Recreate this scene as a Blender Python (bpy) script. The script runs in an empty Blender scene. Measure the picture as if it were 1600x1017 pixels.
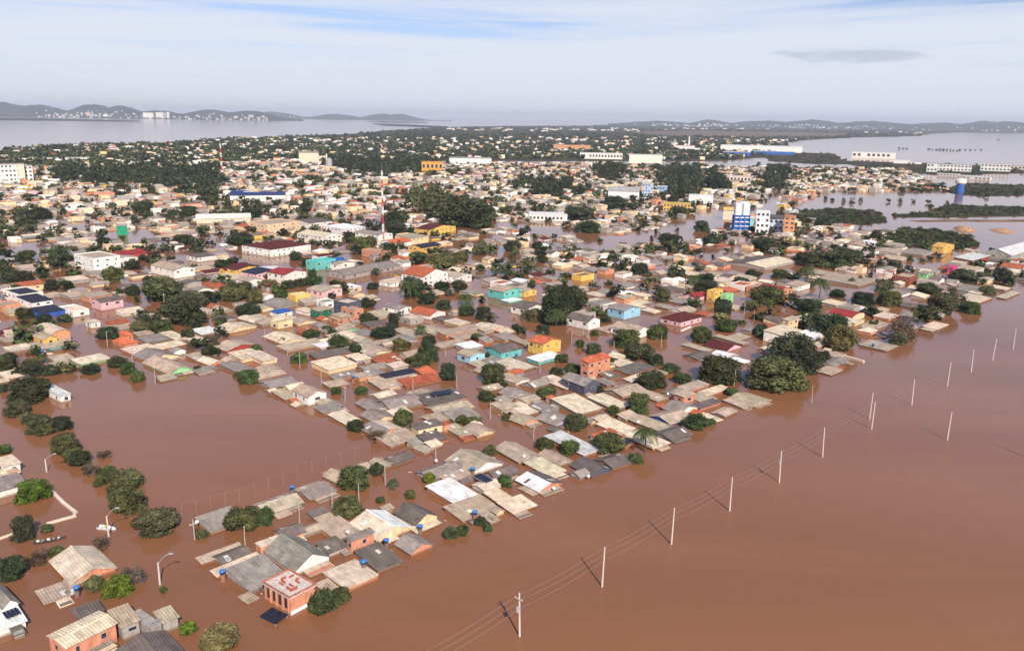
import bpy, math, random
import numpy as np
from mathutils import Vector
random.seed(7); rng = np.random.default_rng(7)
SC = bpy.context.scene; COL = SC.collection
PI = math.pi
# ------------------------------------------------------------------ camera, sky, sun, exposure
F_PX = 1300.0; CAM_H = 90.0
PITCH = math.atan(324.5 / F_PX); ROLL = math.radians(0.9)
_f = np.array([0, math.cos(PITCH), -math.sin(PITCH)]); _r = np.array([1., 0, 0]); _u = np.cross(_r, _f)
FW = _f; RT = math.cos(ROLL) * _r + math.sin(ROLL) * _u; UP = -math.sin(ROLL) * _r + math.cos(ROLL) * _u
cam_d = bpy.data.cameras.new('camera'); cam = bpy.data.objects.new('camera', cam_d); COL.objects.link(cam)
cam_d.sensor_width = 36.0; cam_d.lens = 36.0 * F_PX / 1600.0; cam_d.clip_start = 0.5; cam_d.clip_end = 120000
from mathutils import Matrix
cam.matrix_world = Matrix(((RT[0], UP[0], -FW[0], 0), (RT[1], UP[1], -FW[1], 0), (RT[2], UP[2], -FW[2], CAM_H), (0, 0, 0, 1)))
SC.camera = cam
SUN_EL = math.radians(37.0); SUN_AZ = math.radians(-72.5)      # direction towards the sun, angle from +x
sdir = Vector((math.cos(SUN_EL) * math.cos(SUN_AZ), math.cos(SUN_EL) * math.sin(SUN_AZ), math.sin(SUN_EL)))
sun_d = bpy.data.lights.new('sun', 'SUN'); sun = bpy.data.objects.new('sun', sun_d); COL.objects.link(sun)
sun_d.energy = 5.0; sun_d.angle = math.radians(0.5); sun_d.color = (1.0, 0.90, 0.78)
sun.rotation_euler = sdir.to_track_quat('Z', 'Y').to_euler()
W = bpy.data.worlds.new('World'); SC.world = W; W.use_nodes = True
wn = W.node_tree.nodes; wl = W.node_tree.links; wn.clear()
def wnode(t, **k):
    n = wn.new(t)
    for a, b in k.items(): setattr(n, a, b)
    return n
SKYLOC = (11.0, 5.0, 2.2)
wo = wnode('ShaderNodeOutputWorld'); bg = wnode('ShaderNodeBackground'); bg.inputs['Strength'].default_value = 0.08
sky = wnode('ShaderNodeTexSky', sky_type='NISHITA', sun_disc=False, sun_elevation=SUN_EL, sun_rotation=math.atan2(sdir.x, sdir.y))
sky.air_density = 1.0; sky.dust_density = 0.3; sky.ozone_density = 2.0; sky.altitude = 50
tc = wnode('ShaderNodeTexCoord'); mp = wnode('ShaderNodeMapping'); mp.inputs['Scale'].default_value = (1.3, 1.3, 26.0)
mp.inputs['Rotation'].default_value = (0.0, 0.012, 0.0); mp.inputs['Location'].default_value = SKYLOC
nz = wnode('ShaderNodeTexNoise'); nz.inputs['Scale'].default_value = 1.7; nz.inputs['Detail'].default_value = 7; nz.inputs['Roughness'].default_value = 0.55
nz.inputs['Distortion'].default_value = 0.35
cr = wnode('ShaderNodeMapRange'); cr.inputs[1].default_value = 0.38; cr.inputs[2].default_value = 0.60; cr.inputs[3].default_value = 0.008; cr.inputs[4].default_value = 0.24
# thin cloud layer: optical depth grows with the slant path, 1 - exp(-tau / sin(elevation))
sx = wnode('ShaderNodeSeparateXYZ'); zc_ = wnode('ShaderNodeMath', operation='MAXIMUM'); zc_.inputs[1].default_value = 0.03; dv = wnode('ShaderNodeMath', operation='DIVIDE')
ng = wnode('ShaderNodeMath', operation='MULTIPLY'); ng.inputs[1].default_value = -1.0; ex = wnode('ShaderNodeMath', operation='EXPONENT'); om = wnode('ShaderNodeMath', operation='SUBTRACT'); om.inputs[0].default_value = 1.0
mx = wnode('ShaderNodeMix', data_type='RGBA'); mx.inputs[7].default_value = (7.9, 8.3, 9.3, 1)
wl.new(tc.outputs['Generated'], mp.inputs[0]); wl.new(mp.outputs[0], nz.inputs['Vector']); wl.new(nz.outputs['Fac'], cr.inputs[0])
wl.new(tc.outputs['Generated'], sx.inputs[0]); wl.new(sx.outputs[2], zc_.inputs[0]); wl.new(cr.outputs[0], dv.inputs[0]); wl.new(zc_.outputs[0], dv.inputs[1]); wl.new(dv.outputs[0], ng.inputs[0]); wl.new(ng.outputs[0], ex.inputs[0]); wl.new(ex.outputs[0], om.inputs[1]); wl.new(om.outputs[0], mx.inputs[0]); tn = wnode('ShaderNodeMix', data_type='RGBA', blend_type='MULTIPLY'); tn.inputs[0].default_value = 1.0; tn.inputs[7].default_value = (0.88, 0.90, 1.18, 1); wl.new(sky.outputs[0], tn.inputs[6]); wl.new(tn.outputs[2], mx.inputs[6])
# one flat grey cloud, given by its bearing and elevation
cd_ = FW + RT * (1338 - 800) / F_PX - UP * (88 - 508.5) / F_PX; cd_ = cd_ / np.linalg.norm(cd_)
def wm(op, a=None, b=None):
    n = wnode('ShaderNodeMath', operation=op)
    for i, v in enumerate((a, b)):
        if v is None: continue
        if isinstance(v, (int, float)): n.inputs[i].default_value = v
        else: wl.new(v, n.inputs[i])
    return n.outputs[0]
azd = wm('SUBTRACT', wm('ARCTAN2', sx.outputs[0], sx.outputs[1]), float(math.atan2(cd_[0], cd_[1]))); eld = wm('SUBTRACT', sx.outputs[2], float(cd_[2]))
eld = wm('ADD', eld, wm('MULTIPLY', azd, 0.012))
q = wm('ADD', wm('POWER', wm('MULTIPLY', wm('ABSOLUTE', azd), 1 / .088), 2.0), wm('POWER', wm('MULTIPLY', wm('ABSOLUTE', eld), 1 / .0085), 2.0))
nq = wnode('ShaderNodeTexNoise'); nq.inputs['Scale'].default_value = 26; nq.inputs['Detail'].default_value = 5; mq_ = wnode('ShaderNodeMapping'); mq_.inputs['Scale'].default_value = (1, 1, 5); wl.new(tc.outputs['Generated'], mq_.inputs[0]); wl.new(mq_.outputs[0], nq.inputs['Vector'])
sm = wnode('ShaderNodeMapRange', interpolation_type='SMOOTHSTEP'); sm.inputs[1].default_value = 0.15; sm.inputs[2].default_value = 1.0; sm.inputs[3].default_value = 0.0; sm.inputs[4].default_value = 0.55
wl.new(wm('SUBTRACT', wm('MULTIPLY', nq.outputs['Fac'], 2.2), q), sm.inputs[0])
mg = wnode('ShaderNodeMix', data_type='RGBA'); mg.inputs[7].default_value = (4.3, 4.8, 6.2, 1); wl.new(sm.outputs[0], mg.inputs[0]); wl.new(mx.outputs[2], mg.inputs[6]); wl.new(mg.outputs[2], bg.inputs[0]); wl.new(bg.outputs[0], wo.inputs[0])
SC.view_settings.view_transform = 'Standard'; SC.view_settings.look = 'None'; SC.view_settings.exposure = 0.32; SC.view_settings.gamma = 1.0
SC.view_settings.use_curve_mapping = False
HAZE = 4.8e-5
SC.render.engine = 'CYCLES'
cy = SC.cycles; cy.use_denoising = True; cy.max_bounces = 5; cy.diffuse_bounces = 2; cy.glossy_bounces = 2; cy.transmission_bounces = 2
cy.volume_bounces = 0; cy.transparent_max_bounces = 4; cy.caustics_reflective = False; cy.caustics_refractive = False
# ------------------------------------------------------------------ helpers
def P(x, y, z=0.0):
    """point at height z seen at pixel x, y of the 1600 x 1017 photograph"""
    d = FW + RT * (x - 800) / F_PX - UP * (y - 508.5) / F_PX
    t = (z - CAM_H) / d[2]
    return np.array([0, 0, CAM_H]) + d * t
def PJ(p):
    q = np.array([p[0], p[1], p[2] - CAM_H]); w = q @ FW
    return 800 + F_PX * (q @ RT) / w, 508.5 - F_PX * (q @ UP) / w
def depth(p): return float((np.array([p[0], p[1], p[2] - CAM_H])) @ FW)
REG = {'A': (0, 760, 3.9575), 'B': (280, 760, 3.9575), 'C': (0, 540, 3.9125), 'D': (280, 640, 3.9125), 'E': (560, 600, 3.9125), 'F': (840, 560, 3.9125),
       'G': (400, 480, 3.9125), 'H': (760, 440, 3.9125), 'I': (0, 380, 3.9125), 'J': (360, 340, 3.9125), 'K': (1040, 400, 3.9125), 'L': (1300, 340, 5.087),
       'X': (0, 0, 1.0)}
def px(r, x, y): o = REG[r]; return o[0] + x / o[2], o[1] + y / o[2]
def s2l(c):
    return tuple((v / 255 / 12.92) if v / 255 <= 0.04045 else ((v / 255 + 0.055) / 1.055) ** 2.4 for v in c)
def inpoly(x, y, poly):
    n = len(poly); c = False; j = n - 1
    for i in range(n):
        xi, yi = poly[i]; xj, yj = poly[j]
        if (yi > y) != (yj > y) and x < (xj - xi) * (y - yi) / (yj - yi) + xi: c = not c
        j = i
    return c
def segdist(p, a, b):
    ax, ay = a; bx, by = b; dx, dy = bx - ax, by - ay
    t = max(0, min(1, ((p[0] - ax) * dx + (p[1] - ay) * dy) / (dx * dx + dy * dy + 1e-9)))
    return math.hypot(p[0] - ax - t * dx, p[1] - ay - t * dy)
# ---- materials
def new_mat(name):
    m = bpy.data.materials.new(name); m.use_nodes = True; nt = m.node_tree
    return m, nt, nt.nodes['Principled BSDF']
def nd(nt, t, **k):
    n = nt.nodes.new(t)
    for a, b in k.items(): setattr(n, a, b)
    return n
def attr_mat(name, rough, stretch, lo, hi, nscale, src='attr', blotch=0.5, spec=0.2, cells=None, mud=False):
    """colour from the mesh's own Col attribute (or the object's colour) broken up by two noises: weathering streaks and blotches"""
    m, nt, b = new_mat(name)
    if src == 'attr': c = nd(nt, 'ShaderNodeAttribute', attribute_name='Col'); co = c.outputs['Color']
    else: c = nd(nt, 'ShaderNodeObjectInfo'); co = c.outputs['Color']
    t = nd(nt, 'ShaderNodeTexCoord'); mpn = nd(nt, 'ShaderNodeMapping'); mpn.inputs['Scale'].default_value = stretch
    oi = nd(nt, 'ShaderNodeObjectInfo'); ad = nd(nt, 'ShaderNodeVectorMath', operation='ADD'); mu = nd(nt, 'ShaderNodeMath', operation='MULTIPLY'); mu.inputs[1].default_value = 90
    nt.links.new(oi.outputs['Random'], mu.inputs[0]); nt.links.new(t.outputs['Object'], ad.inputs[0]); nt.links.new(mu.outputs[0], ad.inputs[1])
    nt.links.new(ad.outputs[0], mpn.inputs[0])
    n1 = nd(nt, 'ShaderNodeTexNoise'); n1.inputs['Scale'].default_value = nscale; n1.inputs['Detail'].default_value = 4
    n2 = nd(nt, 'ShaderNodeTexNoise'); n2.inputs['Scale'].default_value = blotch; n2.inputs['Detail'].default_value = 5; n2.inputs['Roughness'].default_value = 0.65
    nt.links.new(mpn.outputs[0], n1.inputs['Vector']); nt.links.new(ad.outputs[0], n2.inputs['Vector'])
    mr = nd(nt, 'ShaderNodeMapRange'); mr.inputs[1].default_value = 0.3; mr.inputs[2].default_value = 0.7; mr.inputs[3].default_value = lo; mr.inputs[4].default_value = hi
    mr2 = nd(nt, 'ShaderNodeMapRange'); mr2.inputs[1].default_value = 0.35; mr2.inputs[2].default_value = 0.65; mr2.inputs[3].default_value = lo; mr2.inputs[4].default_value = hi
    nt.links.new(n1.outputs['Fac'], mr.inputs[0]); nt.links.new(n2.outputs['Fac'], mr2.inputs[0])
    m1 = nd(nt, 'ShaderNodeVectorMath', operation='SCALE'); m2 = nd(nt, 'ShaderNodeVectorMath', operation='SCALE')
    nt.links.new(co, m1.inputs[0]); nt.links.new(mr.outputs[0], m1.inputs['Scale']); nt.links.new(m1.outputs[0], m2.inputs[0]); nt.links.new(mr2.outputs[0], m2.inputs['Scale'])
    out = m2.outputs[0]
    if cells:                                                       # each sheet weathers a little differently
        cm = nd(nt, 'ShaderNodeVectorMath', operation='DIVIDE'); cm.inputs[1].default_value = cells; fl = nd(nt, 'ShaderNodeVectorMath', operation='FLOOR'); wn_ = nd(nt, 'ShaderNodeTexWhiteNoise')
        nt.links.new(ad.outputs[0], cm.inputs[0]); nt.links.new(cm.outputs[0], fl.inputs[0]); nt.links.new(fl.outputs[0], wn_.inputs[0])
        mr3 = nd(nt, 'ShaderNodeMapRange'); mr3.inputs[3].default_value = 0.84; mr3.inputs[4].default_value = 1.10; nt.links.new(wn_.outputs[0], mr3.inputs[0])
        m3 = nd(nt, 'ShaderNodeVectorMath', operation='SCALE'); nt.links.new(out, m3.inputs[0]); nt.links.new(mr3.outputs[0], m3.inputs['Scale']); out = m3.outputs[0]
        sp = nd(nt, 'ShaderNodeSeparateXYZ'); nt.links.new(ad.outputs[0], sp.inputs[0]); sn = nd(nt, 'ShaderNodeMath', operation='MULTIPLY'); sn.inputs[1].default_value = 2 * PI / 0.55; nt.links.new(sp.outputs[0], sn.inputs[0]); si = nd(nt, 'ShaderNodeMath', operation='SINE'); nt.links.new(sn.outputs[0], si.inputs[0])
        bp = nd(nt, 'ShaderNodeBump'); bp.inputs['Strength'].default_value = 0.6; bp.inputs['Distance'].default_value = 0.05; nt.links.new(si.outputs[0], bp.inputs['Height']); nt.links.new(bp.outputs[0], b.inputs['Normal'])
    if mud:                                                         # uneven tide mark left by the falling water
        sz = nd(nt, 'ShaderNodeSeparateXYZ'); nt.links.new(t.outputs['Object'], sz.inputs[0]); mz = nd(nt, 'ShaderNodeMath', operation='MULTIPLY_ADD'); mz.inputs[1].default_value = -0.9
        nt.links.new(n2.outputs['Fac'], mz.inputs[0]); nt.links.new(sz.outputs[2], mz.inputs[2]); mq = nd(nt, 'ShaderNodeMapRange'); mq.inputs[1].default_value = -0.15; mq.inputs[2].default_value = 0.12; mq.inputs[3].default_value = 0.65; mq.inputs[4].default_value = 0.0
        nt.links.new(mz.outputs[0], mq.inputs[0]); mm = nd(nt, 'ShaderNodeMix', data_type='RGBA'); mm.inputs[7].default_value = (0.15, 0.075, 0.045, 1); nt.links.new(mq.outputs[0], mm.inputs[0]); nt.links.new(out, mm.inputs[6]); out = mm.outputs[2]
    nt.links.new(out, b.inputs['Base Color']); b.inputs['Roughness'].default_value = rough; b.inputs['Specular IOR Level'].default_value = spec
    return m
M_ROOF = attr_mat('roof_sheet', 0.75, (5.0, 0.35, 0.35), 0.78, 1.16, 1.0, blotch=0.35, cells=(1.05, 1.9, 50.0))
M_WALL = attr_mat('painted_wall', 0.85, (0.9, 0.9, 0.25), 0.78, 1.12, 1.5, blotch=0.7, mud=True)
M_FAR = attr_mat('distant_paint', 0.85, (1, 1, 1), 0.92, 1.06, 0.2, blotch=0.05)
M_LEAF = attr_mat('foliage', 0.7, (1, 1, 1), 0.6, 1.5, 2.2, src='obj', blotch=1.1, spec=0.15)
M_LEAFA = attr_mat('distant_foliage', 0.8, (1, 1, 1), 0.7, 1.35, 0.12, blotch=0.03, spec=0.1)
M_OBJ = attr_mat('object_paint', 0.6, (1, 1, 1), 0.9, 1.08, 1.2, src='obj', blotch=0.8)
def flat_mat(name, col, rough=0.6, metal=0.0):
    m, nt, b = new_mat(name); n = nd(nt, 'ShaderNodeTexNoise'); n.inputs['Scale'].default_value = 3; t = nd(nt, 'ShaderNodeTexCoord')
    nt.links.new(t.outputs['Object'], n.inputs['Vector'])
    mr = nd(nt, 'ShaderNodeMapRange'); mr.inputs[3].default_value = 0.85; mr.inputs[4].default_value = 1.15; nt.links.new(n.outputs['Fac'], mr.inputs[0])
    v = nd(nt, 'ShaderNodeVectorMath', operation='SCALE'); v.inputs[0].default_value = col; nt.links.new(mr.outputs[0], v.inputs['Scale'])
    nt.links.new(v.outputs[0], b.inputs['Base Color']); b.inputs['Roughness'].default_value = rough; b.inputs['Metallic'].default_value = metal
    return m
M_GLASS = flat_mat('window_glass', (0.03, 0.035, 0.045), 0.12)
M_FRAME = flat_mat('window_frame', (0.36, 0.34, 0.32), 0.6)
M_CONC = flat_mat('pole_concrete', (0.56, 0.50, 0.44), 0.85)
M_BARK = flat_mat('bark', (0.09, 0.07, 0.05), 0.95)
M_WIRE = flat_mat('cable', (0.30, 0.27, 0.25), 0.6)
M_STEEL = flat_mat('grey_steel', (0.35, 0.35, 0.36), 0.5)
M_SOLAR = flat_mat('solar_cell', (0.012, 0.016, 0.035), 0.25)
# ---- mesh builder
class MB:
    def __init__(s): s.v = []; s.f = []; s.c = []
    def quad(s, pts, col=(1, 1, 1)):
        n = len(s.v); s.v += [tuple(p) for p in pts]; s.f.append(tuple(range(n, n + len(pts)))); s.c.append(col)
    def box(s, x0, x1, y0, y1, z0, z1, col=(1, 1, 1), top=None):
        n = len(s.v); s.v += [(x0, y0, z0), (x1, y0, z0), (x1, y1, z0), (x0, y1, z0), (x0, y0, z1), (x1, y0, z1), (x1, y1, z1), (x0, y1, z1)]
        for q in ((0, 3, 2, 1), (4, 5, 6, 7), (0, 1, 5, 4), (1, 2, 6, 5), (2, 3, 7, 6), (3, 0, 4, 7)): s.f.append(tuple(n + i for i in q)); s.c.append(top if (top and q[0] == 4) else col)
    def slab(s, pts, th, col=(1, 1, 1)):
        n = len(s.v); k = len(pts); s.v += [tuple(p) for p in pts] + [(p[0], p[1], p[2] - th) for p in pts]
        s.f.append(tuple(range(n, n + k))); s.f.append(tuple(range(n + 2 * k - 1, n + k - 1, -1))); s.c += [col, col]
        for i in range(k): j = (i + 1) % k; s.f.append((n + i, n + k + i, n + k + j, n + j)); s.c.append(col)
    def cyl(s, x, y, z0, z1, r0, r1, k=10, col=(1, 1, 1), cap=True):
        n = len(s.v)
        for z, r in ((z0, r0), (z1, r1)):
            for i in range(k): a = 2 * PI * i / k; s.v.append((x + r * math.cos(a), y + r * math.sin(a), z))
        for i in range(k): j = (i + 1) % k; s.f.append((n + i, n + j, n + k + j, n + k + i)); s.c.append(col)
        if cap: s.f.append(tuple(range(n + k, n + 2 * k))); s.f.append(tuple(range(n + k - 1, n - 1, -1))); s.c += [col, col]
    def tube(s, pts, rad, k=5, col=(1, 1, 1)):
        n = len(s.v); m = len(pts)
        for i, p in enumerate(pts):
            p = Vector(p); a = Vector(pts[max(0, i - 1)]); b = Vector(pts[min(m - 1, i + 1)]); d = (b - a).normalized()
            e = d.cross(Vector((0, 0, 1)) if abs(d.z) < 0.95 else Vector((1, 0, 0))).normalized(); g = d.cross(e)
            r = rad[i] if isinstance(rad, (list, tuple)) else rad
            for q in range(k): an = 2 * PI * q / k; s.v.append(tuple(p + e * r * math.cos(an) + g * r * math.sin(an)))
        for i in range(m - 1):
            for q in range(k): w = (q + 1) % k; s.f.append((n + i * k + q, n + i * k + w, n + (i + 1) * k + w, n + (i + 1) * k + q)); s.c.append(col)
        s.f.append(tuple(n + q for q in range(k))[::-1]); s.f.append(tuple(n + (m - 1) * k + q for q in range(k))); s.c += [col, col]
    def mesh(s, name, mat, smooth=False):
        me = bpy.data.meshes.new(name); me.from_pydata(s.v, [], s.f); me.materials.append(mat)
        at = me.attributes.new('Col', 'FLOAT_COLOR', 'CORNER')
        sz = np.array([len(f) for f in s.f]); cc = np.ones((len(s.f), 4)); cc[:, :3] = np.array(s.c).reshape(-1, 3)
        at.data.foreach_set('color', np.repeat(cc, sz, axis=0).ravel().astype(np.float32))
        if smooth: me.polygons.foreach_set('use_smooth', [True] * len(me.polygons))
        return me
    def build(s, name, mat, parent=None, loc=None, rz=0, smooth=False):
        return link(name, s.mesh(name, mat, smooth), parent, loc, rz)
def link(name, me, parent=None, loc=None, rz=0):
    o = bpy.data.objects.new(name, me); COL.objects.link(o)
    if parent is not None: o.parent = parent
    if loc is not None: o.location = loc
    if rz: o.rotation_euler = (0, 0, rz)
    return o
def tag(o, label=None, cat=None, group=None, kind=None):
    if label: o['label'] = label
    if cat: o['category'] = cat
    if group: o['group'] = group
    if kind: o['kind'] = kind
    return o
def empty(name, loc, rz=0): return link(name, None, None, loc, rz)
# ------------------------------------------------------------------ water, land, hills
def water_mat():
    m, nt, b = new_mat('silty_flood_water')
    t = nd(nt, 'ShaderNodeTexCoord'); n = nd(nt, 'ShaderNodeTexNoise'); n.inputs['Scale'].default_value = 1.0; n.inputs['Detail'].default_value = 7; n.inputs['Distortion'].default_value = 0.8
    mpw = nd(nt, 'ShaderNodeMapping'); mpw.inputs['Rotation'].default_value = (0, 0, math.radians(-45)); mpw.inputs['Scale'].default_value = (0.007, 0.03, 1)
    nt.links.new(t.outputs['Object'], mpw.inputs[0]); nt.links.new(mpw.outputs[0], n.inputs['Vector'])
    cr = nd(nt, 'ShaderNodeValToRGB'); e = cr.color_ramp.elements; e[0].position = 0.3; e[1].position = 0.7
    e[0].color = (0.208, 0.089, 0.042, 1); e[1].color = (0.250, 0.108, 0.051, 1)
    nt.links.new(n.outputs['Fac'], cr.inputs[0]); nt.links.new(cr.outputs[0], b.inputs['Base Color'])
    b.inputs['Roughness'].default_value = 0.10; b.inputs['IOR'].default_value = 1.33
    n2 = nd(nt, 'ShaderNodeTexNoise'); n2.inputs['Scale'].default_value = 0.9; n2.inputs['Detail'].default_value = 3; nt.links.new(t.outputs['Object'], n2.inputs['Vector'])
    n3 = nd(nt, 'ShaderNodeTexNoise'); n3.inputs['Scale'].default_value = 0.02; n3.inputs['Detail'].default_value = 2; nt.links.new(t.outputs['Object'], n3.inputs['Vector'])
    mu = nd(nt, 'ShaderNodeMath', operation='MULTIPLY'); nt.links.new(n2.outputs['Fac'], mu.inputs[0]); nt.links.new(n3.outputs['Fac'], mu.inputs[1])
    bp = nd(nt, 'ShaderNodeBump'); bp.inputs['Strength'].default_value = 0.12; bp.inputs['Distance'].default_value = 0.25
    nt.links.new(mu.outputs[0], bp.inputs['Height']); nt.links.new(bp.outputs[0], b.inputs['Normal'])
    return m
w = MB(); w.quad([(-40000, -400, 0), (40000, -400, 0), (40000, 45000, 0), (-40000, 45000, 0)])
tag(w.build('water', water_mat()), kind='structure')
def land_mat(name, a, b_, scale):
    m, nt, b = new_mat(name); t = nd(nt, 'ShaderNodeTexCoord'); n = nd(nt, 'ShaderNodeTexNoise'); n.inputs['Scale'].default_value = scale; n.inputs['Detail'].default_value = 8
    nt.links.new(t.outputs['Object'], n.inputs['Vector']); cr = nd(nt, 'ShaderNodeValToRGB'); e = cr.color_ramp.elements
    e[0].position = 0.38; e[1].position = 0.62; e[0].color = (*a, 1); e[1].color = (*b_, 1)
    nt.links.new(n.outputs['Fac'], cr.inputs[0]); nt.links.new(cr.outputs[0], b.inputs['Base Color']); b.inputs['Roughness'].default_value = 0.95
    b.inputs['Specular IOR Level'].default_value = 0.05
    return m
M_LAND = land_mat('wet_ground', (0.028, 0.032, 0.018), (0.075, 0.062, 0.040), 0.02)
M_FIELD = land_mat('bare_field', (0.10, 0.075, 0.060), (0.20, 0.14, 0.11), 0.006)
M_MUD = land_mat('muddy_bank', (0.11, 0.07, 0.045), (0.24, 0.15, 0.10), 0.04)
M_HILL = land_mat('wooded_hill', (0.022, 0.034, 0.026), (0.05, 0.055, 0.045), 0.002)
def land(name, pts, z, mat):
    q = []
    for i in range(len(pts)):                                     # uneven shore between the given points
        a = P(*pts[i]); b = P(*pts[(i + 1) % len(pts)]); n = 6; L = np.hypot(*(b - a)[:2])
        for k in range(n):
            p = a + (b - a) * k / n
            j = 0 if k == 0 else L * 0.03
            q.append((p[0] + random.uniform(-j, j), p[1] + random.uniform(-j, j), z))
    m = MB(); m.slab(q, z + 0.3); o = m.build(name, mat); tag(o, kind='structure'); return o
land('ground', [(0, 236), (100, 227), (250, 224), (340, 217), (430, 214), (540, 210), (610, 204), (700, 199), (800, 197), (900, 197), (960, 194.5), (1050, 195.5), (1150, 197.5), (1270, 199.5), (1420, 202), (1600, 205),
                (1600, 208.5), (1500, 207.5), (1452, 209), (1440, 213), (1350, 215), (1262, 219), (1225, 224), (1250, 244), (1100, 252), (900, 252), (700, 252), (400, 258), (0, 270)], 0.35, M_LAND)
land('field', [(985, 206), (1100, 205), (1240, 207), (1330, 209), (1310, 213.5), (1180, 214), (1060, 213), (1000, 211)], 0.36 + 0.4, M_FIELD)
LANDS = {
 'far': [(1200, 238), (1300, 240), (1325, 252), (1450, 255), (1600, 262), (1600, 271), (1550, 272), (1480, 276), (1412, 269), (1375, 265), (1325, 257), (1275, 257), (1200, 252)],
 'spit': [(1475, 297), (1512, 286), (1600, 290), (1600, 306), (1530, 307), (1490, 303)],
 'reed': [(1238, 330), (1312, 325), (1375, 331), (1386, 347), (1350, 352), (1300, 347), (1230, 346)],
 'bank': [(1392, 336), (1440, 332), (1480, 321), (1590, 323), (1610, 325), (1610, 338), (1540, 339), (1470, 340), (1400, 340)],
 'isle': [(1375, 367), (1416, 356), (1465, 360), (1520, 371), (1526, 385), (1497, 391), (1461, 387), (1410, 385), (1379, 376)]}
for k, pts in LANDS.items(): land('ground', pts, 0.3, M_LAND)
land('mud_flat', [(1420, 345), (1480, 343.5), (1540, 344), (1610, 344), (1610, 347), (1500, 346.5), (1440, 347)], 0.25, M_MUD)
def mound(x, y, wpx, hpx):
    c = P(x, y); s = depth(c) / F_PX; r = wpx * s / 2; h = hpx * s; m = MB(); n = 18; rings = []
    for k in range(5):
        t = k / 4; rings.append([(c[0] + r * (1 - t * .92) * math.cos(a) * random.uniform(.9, 1.1), c[1] + 1.6 * r * (1 - t * .92) * math.sin(a) * random.uniform(.9, 1.1), -0.3 + (h + .3) * math.sin(t * PI / 2) * random.uniform(.92, 1.05)) for a in [2 * PI * i / n for i in range(n)]])
    for k in range(4):
        for i in range(n): j = (i + 1) % n; m.quad([rings[k][i], rings[k][j], rings[k + 1][j], rings[k + 1][i]])
    m.quad(rings[4]); return m.build('sand_mound', M_SAND)
M_SAND = land_mat('heaped_sand', (0.34, 0.20, 0.12), (0.46, 0.28, 0.17), 0.3)
tag(mound(1506, 359, 30, 6), 'pale orange sand heap rising from the shallow flood', 'sand heap', 'sand heaps')
tag(mound(1566, 361, 34, 4), 'low flat orange sand heap beside the picture edge', 'sand heap', 'sand heaps')
def hills(name, bumps, dist, thick):
    """ridge of terrain: bumps = (px x, top px y, half width px)"""
    m = MB(); xs = np.linspace(bumps[0][0] - 80, bumps[-1][0] + 80, 90); rows = 9; g = []
    hs = []
    for x in xs:
        h = 6.0
        for bx, ty, hw in bumps:
            hz = 508.5 + F_PX * ((FW[2] + RT[2] * (bx - 800) / F_PX) / UP[2]); H_ = (hz - ty) / F_PX * dist * .72 + CAM_H
            h = max(h, H_ * math.exp(-((x - bx) / hw) ** 2)) if H_ > 0 else h
        hs.append(h)
    for r in range(rows):
        t = r / (rows - 1); prof = math.sin(PI * t) ** 0.8; row = []
        for x, h in zip(xs, hs):
            d = dist + (t - .5) * thick; X = (x - 800) / F_PX * d / math.cos(PITCH) * .975
            row.append((X, d, -0.4 + prof * h * random.uniform(.93, 1.05)))
        g.append(row)
    for r in range(rows - 1):
        for i in range(len(xs) - 1): m.quad([g[r][i], g[r][i + 1], g[r + 1][i + 1], g[r + 1][i]])
    tag(m.build(name, M_HILL, smooth=True), kind='structure')
    return lambda qx, d: float(np.interp(qx, xs, hs)) * math.sin(PI * min(.5, max(0, (d - dist + thick / 2) / thick))) ** .8
hA = hills('hills', [(-60, 156, 90), (20, 157, 70), (80, 161, 50), (165, 160, 45), (205, 163, 40), (260, 172, 50), (340, 169.5, 50), (400, 172, 50)], 13000, 3000)
hB = hills('hills', [(430, 174, 50), (530, 178, 40), (600, 177, 34), (625, 177.5, 30)], 18000, 2500)
hC = hills('hills', [(1020, 189.5, 60), (1095, 186.5, 34), (1180, 188, 70), (1250, 186, 60), (1340, 188, 80), (1440, 190.5, 70), (1510, 187, 50), (1545, 187, 50), (1620, 191, 70), (1690, 188, 60)], 14500, 3200)
def islet(pts, label):
    m = MB(); q = [P(*p) for p in pts]; m.slab([(p[0], p[1], 4.0) for p in q], 4.3); o = m.build('ground', M_HILL); tag(o, kind='structure')
islet([(-5, 185.3), (60, 185.6), (130, 187.2), (215, 189.6), (218, 190.5), (130, 189.5), (0, 188.2)], '')
islet([(-5, 181.3), (90, 182), (180, 183.6), (90, 183.3), (0, 182.4)], '')
islet([(582, 194), (640, 195.5), (700, 198.5), (690, 200), (600, 196.5)], '')
islet([(575, 190.6), (665, 191.6), (668, 192.5), (600, 192)], '')
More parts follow.
